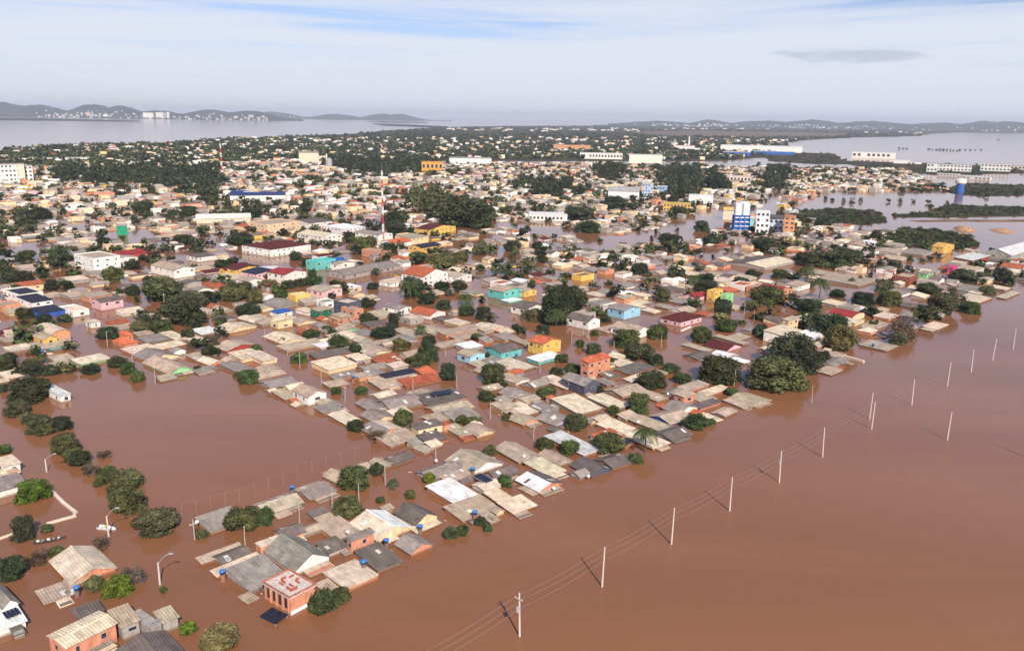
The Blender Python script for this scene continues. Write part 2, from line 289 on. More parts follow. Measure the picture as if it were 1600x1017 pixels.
# ------------------------------------------------------------------ palette
ROOF = {'g': ((150, 140, 132), 'grey'), 'd': ((112, 102, 97), 'dark grey'), 'l': ((182, 164, 144), 'beige-grey'), 'c': ((222, 203, 178), 'cream'), 'w': ((240, 238, 236), 'white'),
        't': ((178, 98, 68), 'terracotta'), 'r': ((156, 58, 54), 'red'), 'm': ((92, 42, 40), 'maroon'), 'o': ((206, 108, 74), 'orange'), 'b': ((52, 100, 170), 'blue'),
        's': ((45, 48, 66), 'slate-dark'), 'y': ((214, 172, 96), 'straw yellow'), 'q': ((92, 205, 195), 'turquoise'), 'k': ((208, 206, 206), 'pale grey')}
WALL = {'k': ((210, 146, 116), 'bare brick'), 'w': ((238, 232, 224), 'white'), 'c': ((232, 204, 164), 'cream'), 'y': ((226, 184, 100), 'yellow'), 'p': ((232, 186, 190), 'pink'),
        'n': ((152, 214, 152), 'mint green'), 'q': ((112, 192, 186), 'turquoise'), 'u': ((160, 200, 228), 'light blue'), 'g': ((168, 160, 152), 'grey'), 'v': ((214, 196, 218), 'lilac'),
        's': ((84, 88, 102), 'slate grey'), 'r': ((176, 70, 66), 'red'), 't': ((150, 78, 58), 'brown brick'), 'e': ((36, 110, 84), 'dark green'), 'h': ((226, 66, 130), 'hot pink'),
        'b': ((58, 96, 178), 'blue')}
ROOFL = {k: tuple(v * .92 for v in s2l(c[0])) for k, c in ROOF.items()}
WALLL = {k: tuple(v * .95 for v in s2l(c[0])) for k, c in WALL.items()}
def jit(c, a=0.1):
    f = random.uniform(1 - a, 1 + a); return tuple(max(0.01, min(.9, v * f * random.uniform(.96, 1.04))) for v in c)
# ------------------------------------------------------------------ houses
WIN = MB(); WIN.box(-.5, .5, -.06, 0.02, -.5, .5); WIN_ME = WIN.mesh('window', M_FRAME)
PAN = MB(); PAN.box(-.41, .41, -.075, -.058, -.4, .4); PANE_ME = PAN.mesh('pane', M_GLASS)
DOOR = MB(); DOOR.box(-.5, .5, -.06, 0, 0, 2.0); DOOR_ME = DOOR.mesh('door', M_WIRE)
def house_mesh(hx, hy, ty, ze, rise, wc, rcs, ov=0.32, th=0.12, base=-0.5):
    """wall and roof builders in local space: hx, hy half sizes of the eaves, near side -y"""
    wl_, rf = MB(), MB(); ix, iy = max(hx - ov, .4), max(hy - ov, .4); r0 = rcs[0]; r1 = rcs[-1]
    sw = ty in ('gv', 'bv')
    a, b = (hy, hx) if sw else (hx, hy); ia, ib = (iy, ix) if sw else (ix, iy)
    T = (lambda x, y, z: (-y, x, z)) if sw else (lambda x, y, z: (x, y, z))
    if ty in ('gu', 'gv'):
        zb = ze - .06; k = rise * ib / b
        s = [(-ia, -ib), (ia, -ib), (ia, ib), (-ia, ib)]
        for i in range(4):
            j = (i + 1) % 4; p, q = s[i], s[j]; pts = [T(p[0], p[1], base), T(q[0], q[1], base), T(q[0], q[1], zb + rise * (1 - ib / b) * 0), T(p[0], p[1], zb)]
            if i in (1, 3): pts.insert(3, T(p[0], 0, zb + k))
            wl_.quad(pts, wc)
        rf.slab([T(-a, -b, ze), T(a, -b, ze), T(a, 0, ze + rise), T(-a, 0, ze + rise)], th, r0)
        rf.slab([T(a, b, ze), T(-a, b, ze), T(-a, 0, ze + rise), T(a, 0, ze + rise)], th, r1)
    elif ty == 'h':
        wl_.box(-ix, ix, -iy, iy, base, ze, wc); rr = max(hx - hy, 0.2); rq = max(hy - hx, 0.2) if hy > hx else 0
        if hx >= hy: p, q = (-rr, 0, ze + rise), (rr, 0, ze + rise)
        else: p, q = (0, -rq, ze + rise), (0, rq, ze + rise)
        c = [(-hx, -hy, ze), (hx, -hy, ze), (hx, hy, ze), (-hx, hy, ze)]
        if hx >= hy: fs = [[c[0], c[1], q, p], [c[1], c[2], q], [c[2], c[3], p, q], [c[3], c[0], p]]
        else: fs = [[c[0], c[1], p], [c[1], c[2], q, p], [c[2], c[3], q], [c[3], c[0], p, q]]
        for f in fs: rf.quad(f, r0)
        rf.quad([(v[0], v[1], ze - .005) for v in c[::-1]], r0)
    elif ty in ('bu', 'bv'):
        n = 8; wl_.box(*( (-ib, ib, -ia, ia) if sw else (-ia, ia, -ib, ib)), base, ze, wc); pts = [(-b * math.cos(PI * i / n), ze + rise * math.sin(PI * i / n)) for i in range(n + 1)]
        for i in range(n):
            (y0, z0), (y1, z1) = pts[i], pts[i + 1]; rf.quad([T(-a, y0, z0), T(a, y0, z0), T(a, y1, z1), T(-a, y1, z1)], r0)
        for sx in (-ia, ia): wl_.quad([T(sx, y * .97, z - .05) for y, z in pts], wc)
    elif ty == 'f':
        wl_.box(-hx, hx, -hy, hy, base, ze, wc)
        if ze > 2.4:
            rf.box(-hx + .2, hx - .2, -hy + .2, hy - .2, ze - .05, ze + .02, r0); 
            for bx in ((-hx, hx, -hy, -hy + .18), (-hx, hx, hy - .18, hy), (-hx, -hx + .18, -hy + .18, hy - .18), (hx - .18, hx, -hy + .18, hy - .18)): wl_.box(*bx, ze, ze + .55, wc)
        else: rf.box(-hx - .15, hx + .15, -hy - .15, hy + .15, ze, ze + .18, r0)
    else:                                                          # single slope, low at the near side
        s = [(-ix, -iy), (ix, -iy), (ix, iy), (-ix, iy)]; zz = lambda y: ze - .08 + rise * (y + hy) / (2 * hy)
        for i in range(4):
            p, q = s[i], s[(i + 1) % 4]; wl_.quad([(p[0], p[1], base), (q[0], q[1], base), (q[0], q[1], zz(q[1])), (p[0], p[1], zz(p[1]))], wc)
        rf.slab([(-hx, -hy, ze), (hx, -hy, ze), (hx, hy, ze + rise), (-hx, hy, ze + rise)], th, r0)
    return wl_, rf
THINGS = []                                                        # (object, px x, px y, description, category, group): labels are written at the end
OCC = []                                                           # x, y, radius taken by what is built
def add_windows(root, hx, hy, ze, base=0.0, ov=.32, sides='ab', dens=4.0):
    ix, iy = max(hx - ov, .4), max(hy - ov, .4); floors = max(1, int((ze + .4) // 2.8))
    for fl in range(floors):
        zc = ze - 1.25 - fl * 2.8
        if zc < .75: continue
        for sd, half in (('a', ix), ('b', iy), ('c', iy)):
            if sd not in sides: continue
            n = max(1, int(2 * half / dens))
            for i in range(n):
                t = -half + (i + .5) * 2 * half / n; wd = random.choice((.7, 1.0, 1.2, 1.6, 2.0)); hh = random.choice((.7, 1.0, 1.15)); t += random.uniform(-.4, .4)
                if random.random() < .22: continue
                o = link('window', WIN_ME, root)
                if sd == 'a': o.location = (t, -iy, zc)
                elif sd == 'b': o.location = (-ix, t, zc); o.rotation_euler = (0, 0, -PI / 2)
                else: o.location = (ix, t, zc); o.rotation_euler = (0, 0, PI / 2)
                o.scale = (wd, 1, hh); link('pane', PANE_ME, o)
def patches(roof_o, hx, hy, ty, ze, rise, rc, n):
    """replaced or translucent sheets lying on a slope, each its own piece"""
    for _ in range(n):
        if ty not in ('gu', 'gv', 'm'): return
        sw = ty == 'gv'; a, b = (hy, hx) if sw else (hx, hy); L = random.uniform(.9, 2.2); Wd = random.uniform(.8, 1.1)
        if 2 * a < Wd + .6 or b < L + .3: return
        x = random.uniform(-a + .3, a - .3 - Wd); m = MB()
        side = random.choice((-1, 1)) if ty != 'm' else -1; span = b if ty != 'm' else 2 * b
        t0 = random.uniform(.05, max(.06, span - L - .2)); zz = lambda t: ze + rise * t / span + .02
        y0, y1 = side * (b - t0), side * (b - t0 - L); c = jit(rc, .25) if random.random() < .6 else (.68, .66, .60)
        pts = [(x, y0, zz(t0)), (x + Wd, y0, zz(t0)), (x + Wd, y1, zz(t0 + L)), (x, y1, zz(t0 + L))]
        if side > 0: pts = pts[::-1]
        if sw: pts = [(-p[1], p[0], p[2]) for p in pts]
        m.slab(pts, .03, c); m.build('patch_sheet', M_ROOF, roof_o)
DESC_TY = {'gu': 'gabled', 'gv': 'gabled', 'h': 'hipped', 'm': 'lean-to', 'f': 'flat', 'bu': 'curved', 'bv': 'curved'}
def make_house(cx, cy, hx, hy, rz, ty, wk, rk, ze, rise, near=False, pxy=None, cat='house', name='house', group='houses of the flooded town', desc=None):
    rcs = [jit(ROOFL[k]) for k in rk.split('/')]; wc = jit(WALLL[wk], .05)
    wl_, rf = house_mesh(hx, hy, ty, ze, rise, wc, rcs)
    root = empty(name, (cx, cy, 0), rz); wl_.build('wall', M_WALL, root); ro = rf.build('roof', M_ROOF, root)
    if ze >= 2.4: add_windows(root, hx, hy, ze, sides='abc' if near else 'ab', ov=0.0 if ty == 'f' else .32)
    if near:
        patches(ro, hx, hy, ty, ze, rise, rcs[0], random.choice((0, 1, 2, 3, 4)))
        if ty in ('gu', 'gv') and min(hx, hy) > 2:
            m = MB(); e = hx if ty == 'gu' else hy; rad = .16
            if ty == 'gu': m.slab([(-e, -.22, ze + rise + .0), (e, -.22, ze + rise), (e, 0, ze + rise + .1), (-e, 0, ze + rise + .1)], .06, jit(rcs[0], .2)); m.slab([(e, .22, ze + rise), (-e, .22, ze + rise), (-e, 0, ze + rise + .1), (e, 0, ze + rise + .1)], .06, jit(rcs[0], .2))
            else: m.slab([(.22, -e, ze + rise), (.22, e, ze + rise), (0, e, ze + rise + .1), (0, -e, ze + rise + .1)], .06, jit(rcs[0], .2)); m.slab([(-.22, e, ze + rise), (-.22, -e, ze + rise), (0, -e, ze + rise + .1), (0, e, ze + rise + .1)], .06, jit(rcs[0], .2))
            m.build('ridge_cap', M_ROOF, ro)
    if near and random.random() < .5 and min(hx, hy) > 2:
        L = random.uniform(.35, .8) * hx; dpt = random.uniform(1.4, 2.6); x0 = random.uniform(-hx, hx - 2 * L) if hx > L else -L; za = max(.25, min(ze, 2.2) * random.uniform(.5, .8)); sd = random.choice((-1, -1, 1)); ys = [-hy + .3, -hy - dpt] if sd < 0 else [hy - .3, hy + dpt]
        y0, y1 = min(ys), max(ys); m = MB(); m.box(x0 + .2, x0 + 2 * L - .2, y0 + .2, y1 - .2, -.5, za - .12, jit(WALLL[random.choice('kgcg')], .1)); m.build('annex_wall', M_WALL, root)
        zi, zo = za, za - .22; m = MB(); m.slab([(x0, y0, zo if sd < 0 else zi), (x0 + 2 * L, y0, zo if sd < 0 else zi), (x0 + 2 * L, y1, zi if sd < 0 else zo), (x0, y1, zi if sd < 0 else zo)], .08, jit(ROOFL[random.choice('llgdct')], .15)); m.build('annex_roof', M_ROOF, root)
    st = 'two-storey ' if ze >= 4.4 else ''
    if 's' in rk.split('/') and ze > 2: pass
    rw = ROOF[rk.split('/')[0]][1]
    if desc is None:
        if ze < 1.3: desc = f'{rw} {DESC_TY[ty]} roof just above the flood'
        else: desc = f'{st}{WALL[wk][1]} house with {rw} {DESC_TY[ty]} roof'
    if pxy is None: pxy = PJ((cx, cy, ze))
    THINGS.append([root, pxy[0], pxy[1], desc, cat, group]); OCC.append((cx, cy, hx, hy, rz))
    return root
GRID = {'B': 45, 'D': 45, 'E': 39, 'F': 39, 'G': 41, 'H': 42, 'I': 48, 'J': 50, 'K': 43, 'L': 42}
def lfr(r, x1, y1, x2, y2, x3, y3, ty, wk, rk, ze, rise, **k):
    A, B, C = (P(*px(r, x, y), ze)[:2] for x, y in ((x1, y1), (x2, y2), (x3, y3)))
    u = B - A; L = np.hypot(*u); u = u / L; n = np.array([u[1], -u[0]]); w_ = C - B; Wd = float(w_ @ n)
    if Wd < 2.2: Wd = 2.2
    c = A + u * L / 2 + n * Wd / 2 + u * float(w_ @ u) / 2
    ang = math.atan2(u[1], u[0]); gr_ = math.radians(GRID.get(r, 45)); ang = gr_ + max(-.07, min(.07, .25 * (ang - gr_)))   # plots follow the street grid
    return make_house(c[0], c[1], L / 2, Wd / 2, ang, ty, wk, rk, ze, rise * (1.45 if ty in ('gu', 'gv', 'h') else 1.15), near=(px(r, x1, y1)[1] > 545), **k)
# region letter, left / far / right eave corner, roof type, wall, roof, eave height above the water, rise
HOUSES = """
B 92 448 365 352 415 378 m k l .8 .3
B 190 435 375 362 462 405 gu g d 1.0 .5
B 207 533 468 400 505 432 m c c .7 .3
B 312 548 500 432 645 540 m g g 1.0 1.2
B 370 685 430 650 485 690 f g l .3 0
B 470 350 610 305 640 325 f k c 2.0 0
B 570 265 735 230 792 285 gu k d 1.6 .7
B 520 400 735 305 935 430 gv w g 1.3 1.7
B 830 200 930 160 965 182 m c l .9 .2
B 850 250 985 185 1115 268 m c l .9 .5
B 1025 315 1180 255 1215 280 m k g 3.2 .2
B 1070 210 1300 140 1425 262 gv c w/c 1.2 1.2
B 1225 305 1300 275 1360 320 m c c .5 .3
B 1345 155 1475 95 1583 185 gv c d 1.4 1.2
B 1435 258 1583 190 1610 225 m c c .6 .2
B 1330 350 1480 295 1575 365 gv k g .8 1.1
B 1060 405 1230 360 1400 465 m g d .8 .5
B 885 535 1085 455 1235 545 f k c 1.1 0
B 830 610 915 575 1000 625 m g l .8 .3
D 110 670 330 600 395 680 m c g .8 .7
D 455 575 690 500 750 572 gu g l .8 .8
D 690 490 850 430 965 490 gu g g/l .6 .6
D 575 645 660 610 688 635 m c l .3 .2
D 885 410 960 360 1055 400 gv g l 1.0 .9
D 1040 350 1110 320 1180 352 gu g l .5 .6
D 1155 330 1230 285 1315 325 gv g l .6 .6
D 1255 300 1385 248 1437 288 gu g d .8 .6
D 1430 235 1480 208 1552 240 m c l .9 .2
D 1115 105 1290 60 1360 125 gv k c/g .9 .9
D 1220 175 1400 118 1452 175 m k l .9 .7
E 30 185 145 145 205 205 gv c g .9 .9
E 0 110 105 82 170 150 gv g g .9 .8
E 118 92 335 58 385 125 gu g g 1.0 1.0
E 345 75 590 30 655 85 m k d 1.4 .6
E 400 130 650 100 715 150 gu k l 1.0 .6
E 410 200 500 165 540 215 m k l .8 .4
E 510 170 690 150 745 200 m n g .9 .6
E 325 240 500 220 515 255 m c d 2.6 .4
E 360 320 480 285 540 330 m g d .9 .5
E 505 240 530 228 548 245 f k t 2.4 0
E 545 260 620 235 680 310 m g l .8 .5
E 640 265 760 240 830 295 gv c l .9 .8
E 620 325 690 310 705 330 f k t .6 0
E 405 358 480 338 515 368 m w c .8 .3
E 350 545 560 460 660 510 gu g g .9 .8
E 540 470 720 395 875 480 gv w l 1.0 1.4
E 470 560 680 500 760 540 m g l .7 .4
E 780 540 920 490 965 540 gu g d 1.0 .8
E 415 645 535 578 735 668 m k w 1.2 .6
E 530 770 735 680 850 750 m k l .9 .7
E 755 670 850 640 945 688 m k c .8 .3
E 850 730 1000 678 1090 740 m k c .7 .4
E 740 800 800 780 862 830 m g l .8 .4
E 960 585 1110 528 1252 600 gv k d/w .9 .9
E 980 640 1010 620 1100 665 m g l .3 .2
E 1010 490 1110 450 1270 525 m k c .9 .5
E 810 390 960 360 1135 440 gv g l 1.0 .9
E 1100 425 1190 400 1310 470 gv g l .8 .7
E 1310 485 1450 450 1540 530 gv s d .9 1.1
E 1140 325 1245 290 1480 400 m k k 1.1 .5
E 810 120 925 100 975 140 m c l 1.4 .4
E 850 50 960 20 1050 55 gv g g 1.2 .8
E 925 210 1010 170 1095 215 gv k l .8 .7
E 920 130 1010 105 1090 170 m g c .8 .4
E 1095 205 1200 160 1315 215 gv v g .9 1.0
E 1060 130 1150 110 1210 165 m g g 1.0 .4
E 1165 100 1330 75 1505 150 m g c 1.1 .9
F 355 412 455 376 812 512 m k c .9 .6
F 555 375 640 345 830 410 gv g l .9 .8
F 690 455 830 415 960 460 gu g d .7 .7
F 350 610 480 575 575 640 gu k d .7 .7
F 700 340 850 305 930 370 gu b l .9 .8
F 755 300 880 262 990 300 gv w g 1.2 1.1
F 945 285 1080 245 1122 268 m k d 1.3 .3
F 835 215 905 190 965 215 m k l 2.8 .2
F 985 350 1040 338 1140 375 m g c .5 .2
F 1130 255 1190 245 1300 290 m c l .6 .3
F 1165 240 1310 205 1425 262 gv g l .7 .8
F 975 215 1100 165 1180 175 m k c 1.1 .3
F 850 185 960 135 1050 150 m k l 1.3 .3
F 620 215 700 192 800 240 gv g l .8 .7
F 400 195 540 150 665 190 gu g l .9 .8
F 350 130 420 120 480 155 m g g .9 .3
F 160 115 260 90 370 150 gv s g 3.4 1.1
F 60 108 130 95 190 160 m g c 1.0 .2
F 320 240 420 215 550 290 m g c 1.0 .6
G 60 180 160 140 290 190 gv c c 1.0 .8
G 155 245 340 183 400 215 m c l .9 .4
G 360 225 430 205 460 235 m w w 1.1 .2
G 310 285 540 255 590 280 m r d 1.2 .5
G 375 340 470 285 580 345 m c c 2.0 .5
G 580 300 680 288 695 315 m g c 1.5 .3
G 620 360 780 335 810 370 gu g g .9 .6
G 800 345 900 328 925 355 m g c 1.7 .2
G 435 420 590 390 640 410 m k g 1.2 .4
G 600 410 680 392 700 420 f k l 1.6 0
G 750 405 960 385 985 405 m g s 1.6 .4
G 970 375 1070 368 1110 410 m k o 1.4 .6
G 870 445 1110 415 1130 450 m k t .8 .7
G 700 450 850 430 890 480 m g l .8 .6
G 410 460 540 440 565 470 m k l .8 .3
G 465 60 540 35 580 60 m k l 2.6 .2
G 500 130 560 100 600 135 gv n l 1.0 .7
G 590 150 690 130 715 165 m g g .9 .4
G 655 95 780 80 800 105 m g d .9 .4
G 630 225 830 195 850 215 m g l .9 .3
G 640 260 770 230 810 270 gv c l .8 .7
G 700 310 860 285 900 320 m k t .8 .4
G 870 130 930 110 1000 180 m k l .9 .4
G 1000 125 1090 98 1160 150 gv g l .9 .7
G 1100 150 1330 110 1390 130 m k l 1.5 .3
G 1180 178 1340 145 1400 168 m k l .8 .2
G 1340 110 1420 90 1520 125 gv k c 1.2 .6
G 1160 85 1220 65 1300 95 m c c 1.1 .3
G 1085 230 1250 195 1290 215 m g l .9 .4
G 1240 280 1310 250 1390 280 gv u l 3.0 .7
G 1250 225 1340 200 1360 240 m g w 1.6 .4
G 1280 340 1480 300 1565 330 m g l .8 .4
G -20 270 40 245 85 330 m c c 1.8 .4
G 0 375 80 345 150 370 gv g l 1.0 .6
G 0 430 140 380 170 400 m k l .9 .4
G 20 460 170 415 245 455 gu g g .9 .7
G 225 510 300 470 425 515 gv w l 3.2 1.0
G 350 620 480 580 550 610 m k g .9 .5
G 430 665 520 635 650 685 m g c .7 .4
G 110 515 190 495 240 550 m k l .8 .4
H 0 400 130 370 205 410 gu q d 3.2 .7
H 245 475 370 430 465 445 m q w 1.5 .4
H 265 362 340 325 445 350 gv y o 5.0 .9
H 150 350 200 340 265 380 m g l .9 .4
H 0 480 80 455 150 510 m g g .9 .5
H 90 480 180 455 260 530 m g c .8 .4
H 0 270 60 250 125 285 gv k c .9 .7
H 60 300 140 285 180 305 m k c .8 .3
H 570 490 690 445 765 452 m k o 6.2 .7
H 760 500 830 470 890 495 m g c .9 .3
H 790 540 930 490 1020 520 m k d .9 .5
H 660 560 740 545 830 580 m k d .9 .5
H 840 600 930 565 980 580 m g c .9 .4
H 220 625 320 585 400 610 gu g g .9 .8
H 380 610 420 600 510 650 m g c .8 .3
H 495 215 560 195 690 230 gv w d 4.0 1.2
H 765 280 830 250 1000 285 gv w l 3.0 1.2
H 690 290 760 260 810 290 m g l 1.0 .5
H 170 150 250 115 345 140 gv w d 3.6 .9
H 40 40 100 10 190 45 gv q l 4.6 .8
H 190 50 240 30 290 50 gv y l 3.2 .7
H 85 120 150 98 225 103 m q w 1.3 .2
H 755 155 850 130 930 160 gv u g 4.4 .8
H 610 75 650 60 730 80 m g c 1.2 .3
H 630 110 680 95 735 125 m g c 1.0 .3
H 685 60 760 45 815 65 gv g g 1.2 .7
H 795 95 850 75 905 90 m k l 3.2 .3
H 870 120 950 105 990 130 m g c 1.0 .3
H 1085 215 1200 180 1295 220 h p m 2.6 1.8
H 960 170 990 155 1055 185 m g c 1.0 .3
H 1185 390 1230 378 1390 415 m g l .9 .4
H 1345 380 1440 355 1550 400 gv p m 1.0 1.2
H 1210 445 1330 420 1390 455 gu g d .6 .6
H 1320 460 1360 440 1410 465 m c l .6 .2
H 1370 440 1450 420 1540 450 gv g w .8 .6
H 1500 470 1530 455 1600 490 m g w .8 .3
H 1390 335 1430 325 1600 375 m g l .9 .5
H 1220 80 1290 60 1340 85 gu p r 2.2 1.0
H 1365 55 1400 40 1430 55 f y y 5.2 0
H 1145 112 1230 90 1300 130 gv g g 1.0 .7
I 480 70 560 45 705 80 f w l 8.0 0
I 700 90 750 65 795 85 gv w l 5.0 .8
I 720 50 800 30 870 55 gu r r 3.0 1.0
I 930 130 1050 112 1180 150 gv w l 5.0 1.0
I 1155 75 1220 55 1305 70 m w d 3.2 .3
I 1440 165 1500 130 1565 132 gv y m 4.4 .9
I 1390 160 1455 125 1500 140 gu y m 3.0 .9
I 30 290 130 265 250 300 f w s 5.2 0
I 100 335 190 310 320 340 m w s 5.0 .5
I 185 400 330 375 390 405 m b s 2.9 .3
I 380 390 450 370 520 410 f w c 2.6 0
I -20 365 60 345 105 375 f k l 3.2 0
I 585 345 640 315 725 340 gu p d 4.2 .8
I 520 320 600 290 660 310 m k l 3.0 .4
I 375 310 430 290 520 320 m g l 1.5 .4
I 690 300 740 292 765 310 m g c 1.2 .2
I 75 240 240 225 260 250 gu c t 3.6 .8
I 370 210 490 190 515 220 gu g c 2.2 .7
I 890 440 950 425 985 445 gv g l 1.2 .6
I 960 460 1010 447 1030 462 m g l .8 .3
I 530 472 590 460 602 480 m w c 2.6 .1
I 645 482 770 462 787 480 m k t 1.6 .3
I 620 515 780 495 800 520 m g l 1.0 .4
I 690 600 750 575 840 600 h k o 1.5 1.4
I 730 550 770 540 810 560 h k o 3.4 .9
I 220 520 330 500 430 545 bv k c 3.6 1.5
I 200 570 260 548 350 570 gv y l 3.2 .8
I 0 590 150 550 210 570 m g l 1.0 .4
I 30 640 160 610 185 628 m w c 1.2 .3
I 180 612 420 585 460 620 m q l 1.4 .5
I 185 650 250 630 315 660 m g d 1.0 .4
I 270 700 400 680 480 700 m g l .9 .4
I 440 718 610 675 670 700 m n c 1.3 .4
I 310 735 420 715 470 760 m k l .9 .4
I 0 800 90 762 160 800 m c c .8 .4
I 235 870 290 850 430 920 m w k 2.4 .4
I 750 650 900 610 960 640 m k c .9 .3
I 900 640 1070 590 1125 612 m k c .9 .3
I 810 690 960 645 1090 680 gv c g 1.0 1.3
I 860 732 1010 700 1190 765 gv n l 1.1 1.3
I 860 580 1000 550 1030 585 m g g 1.0 .4
I 1020 545 1090 530 1110 590 m g c 1.2 .5
I 810 545 920 535 945 555 m g l 1.0 .3
I 1120 690 1260 660 1340 680 m k l .9 .4
I 1220 712 1300 690 1350 730 gv k c 1.0 .7
I 1160 570 1230 550 1250 610 m g c 1.0 .4
I 1330 630 1460 580 1530 620 gv r l 1.0 1.0
I 1415 670 1565 645 1600 690 m c c 1.5 .5
I 1350 740 1450 720 1530 770 m g g .9 .5
I 1340 520 1440 470 1530 505 gv c c 1.2 .9
I 1480 455 1550 440 1600 480 bv g c 1.0 .9
I 1210 410 1260 390 1330 415 gv g l 1.2 .7
I 1310 390 1370 380 1415 410 gv g l 1.2 .6
I 1440 370 1500 355 1560 390 m g g 1.2 .5
I 1300 460 1390 440 1450 460 gv g d 1.0 .7
I 1170 530 1290 510 1340 540 m g w 1.0 .4
I 1230 250 1330 238 1400 262 m k t 1.6 .5
J 640 330 890 260 985 290 gu g g 3.0 1.2
J 505 260 540 235 600 260 f q q 5.2 0
J 590 265 640 245 690 260 m w b 4.0 .9
J 650 278 700 255 725 272 gv w l 4.4 .6
J 125 165 280 125 435 165 h w m/d 5.2 2.0
J 435 95 500 75 650 105 gv w c 6.0 1.4
J 790 85 840 70 965 100 gv w g 5.0 1.0
J 950 140 1010 120 1070 150 gu w o 4.2 1.3
J 1040 110 1080 90 1180 115 m c l 5.0 .4
J 1125 170 1170 145 1250 170 gu y s 4.2 1.0
J 1190 60 1240 30 1320 55 gv y m 5.2 1.6
J 1090 340 1130 300 1285 332 gv w s/t 6.5 2.2
J 940 385 1030 355 1080 380 m w c 2.6 .2
J 1290 340 1360 320 1455 350 gv w l 4.2 .9
J 840 190 880 180 945 215 f k l 4.4 0
J 0 310 90 280 170 292 gv y m 4.4 1.0
J 120 330 200 285 310 310 gv p w/s 4.2 .8
J 260 330 320 300 430 330 gv w r 5.2 1.2
J 50 375 110 355 175 375 gv w l 4.0 .7
J 500 430 560 400 650 435 gv p l 4.2 .7
J 670 420 730 405 800 420 m c w 2.6 .3
J 650 510 720 490 780 515 f s c 5.4 0
J 690 550 750 540 800 565 f k l 4.0 0
J 630 592 690 575 735 600 m k l 3.4 .3
J 510 560 560 535 605 555 m e l 3.6 .4
J 410 562 450 545 520 570 m w c 1.8 .3
J 255 572 330 550 365 570 m w b 2.4 .3
J 220 530 320 500 385 525 m g g 1.6 .5
J 30 540 70 520 150 540 m g l 1.2 .4
J 945 540 1000 518 1095 545 gv w g 3.4 .6
J 1120 570 1190 540 1290 580 gv w t 2.2 1.2
J 1240 615 1310 600 1360 620 m g d 1.0 .3
J 1320 640 1370 615 1450 640 m c l .9 .4
J 810 640 930 625 950 645 m g d 1.0 .3
J 80 610 200 595 295 640 m g l 1.2 .6
J 150 30 250 2 375 25 f c l 6.2 0
J 380 20 450 0 595 18 gu w d 5.0 1.0
J 610 50 680 30 785 60 m w w 5.0 .5
J 80 42 130 20 190 45 h c t 3.6 1.4
K 615 460 700 420 820 455 m w c 4.2 .6
K 720 390 770 368 812 378 m c l 5.4 .4
K 810 480 880 440 985 465 m w w 1.6 .5
K 1000 347 1080 325 1215 358 bv c r 2.0 1.2
K 960 375 1010 352 1215 390 m c c 1.6 .3
K 815 370 880 350 985 390 m w c 1.5 .4
K 960 278 1030 262 1090 290 m g c 1.5 .4
K 1120 312 1160 298 1240 322 m g w 1.4 .3
K 1280 368 1330 340 1420 362 m k c 1.4 .3
K 1200 432 1270 395 1360 412 gv g l 1.0 .8
K 585 190 650 165 750 205 gv k r 2.8 1.2
K 515 182 560 165 600 187 f k l 2.8 0
K 740 172 800 150 875 168 m w l 3.0 .3
K 950 135 1050 100 1270 150 m w l 1.4 .6
K 880 92 930 75 1050 115 m g l 1.4 .5
K 1410 122 1440 100 1530 118 f t l 4.2 0
K 385 38 560 -5 790 28 gu g c/d 2.0 .9
K 800 38 830 22 925 42 m w c 1.4 .3
K 1190 545 1240 510 1410 548 m g l .7 .3
K 930 702 990 665 1075 697 m g l .6 .3
K 300 142 340 120 400 150 m g c 1.4 .4
K 80 98 140 80 220 110 gv g c 1.4 .6
K 355 236 375 220 397 236 f n l 4.6 0
L 430 307 500 285 600 332 gv g l 1.2 .9
L 440 207 490 190 560 217 bv g l 1.4 .8
L 370 257 450 235 580 272 m w l 1.4 .5
L 580 272 680 235 820 272 gv g g 1.4 .9
L 830 217 880 190 940 222 gv y y 5.6 1.2
L 980 322 1110 280 1250 302 m t k 3.0 .7
L 1250 272 1460 195 1640 232 gu g k 4.6 2.4
L 1100 412 1140 385 1195 402 m w l 3.2 .4
L 680 442 720 425 810 432 m n g 4.2 .4
L 500 472 560 440 660 462 f t l 3.2 0
L 930 387 950 379 987 391 f h p 4.2 0
L 1350 382 1400 360 1560 392 gv w t 3.4 1.2
L 1390 432 1450 400 1600 422 m w c 1.5 .4
L 1000 642 1080 600 1250 642 m k c .9 .5
L 1090 592 1130 580 1190 602 m g c 1.2 .3
L 1260 547 1310 530 1405 567 m g c 1.2 .4
L 1300 642 1400 590 1500 588 m g l .7 .3
L 960 562 1060 520 1250 562 gv g g 1.2 .9
L 740 862 800 820 910 852 m g c .8 .3
L 720 882 760 860 830 892 m g l .6 .3
L 140 707 180 690 285 722 m g c 1.2 .4
L 230 862 330 820 440 832 m g l .9 .4
L 340 787 400 750 500 772 m k c .9 .4
L 560 692 650 670 770 712 gv g d 1.0 .8
L 0 492 120 440 330 502 m g l 1.2 .6
"""
for ln in HOUSES.strip().splitlines():
    t = ln.split(); q = [float(v) for v in t[1:7]]
    ze_ = float(t[10]); lfr(t[0], *q, t[7], t[8], t[9].replace('p', 'l'), ze_ * .85 if ze_ < 1.5 else ze_, float(t[11]))
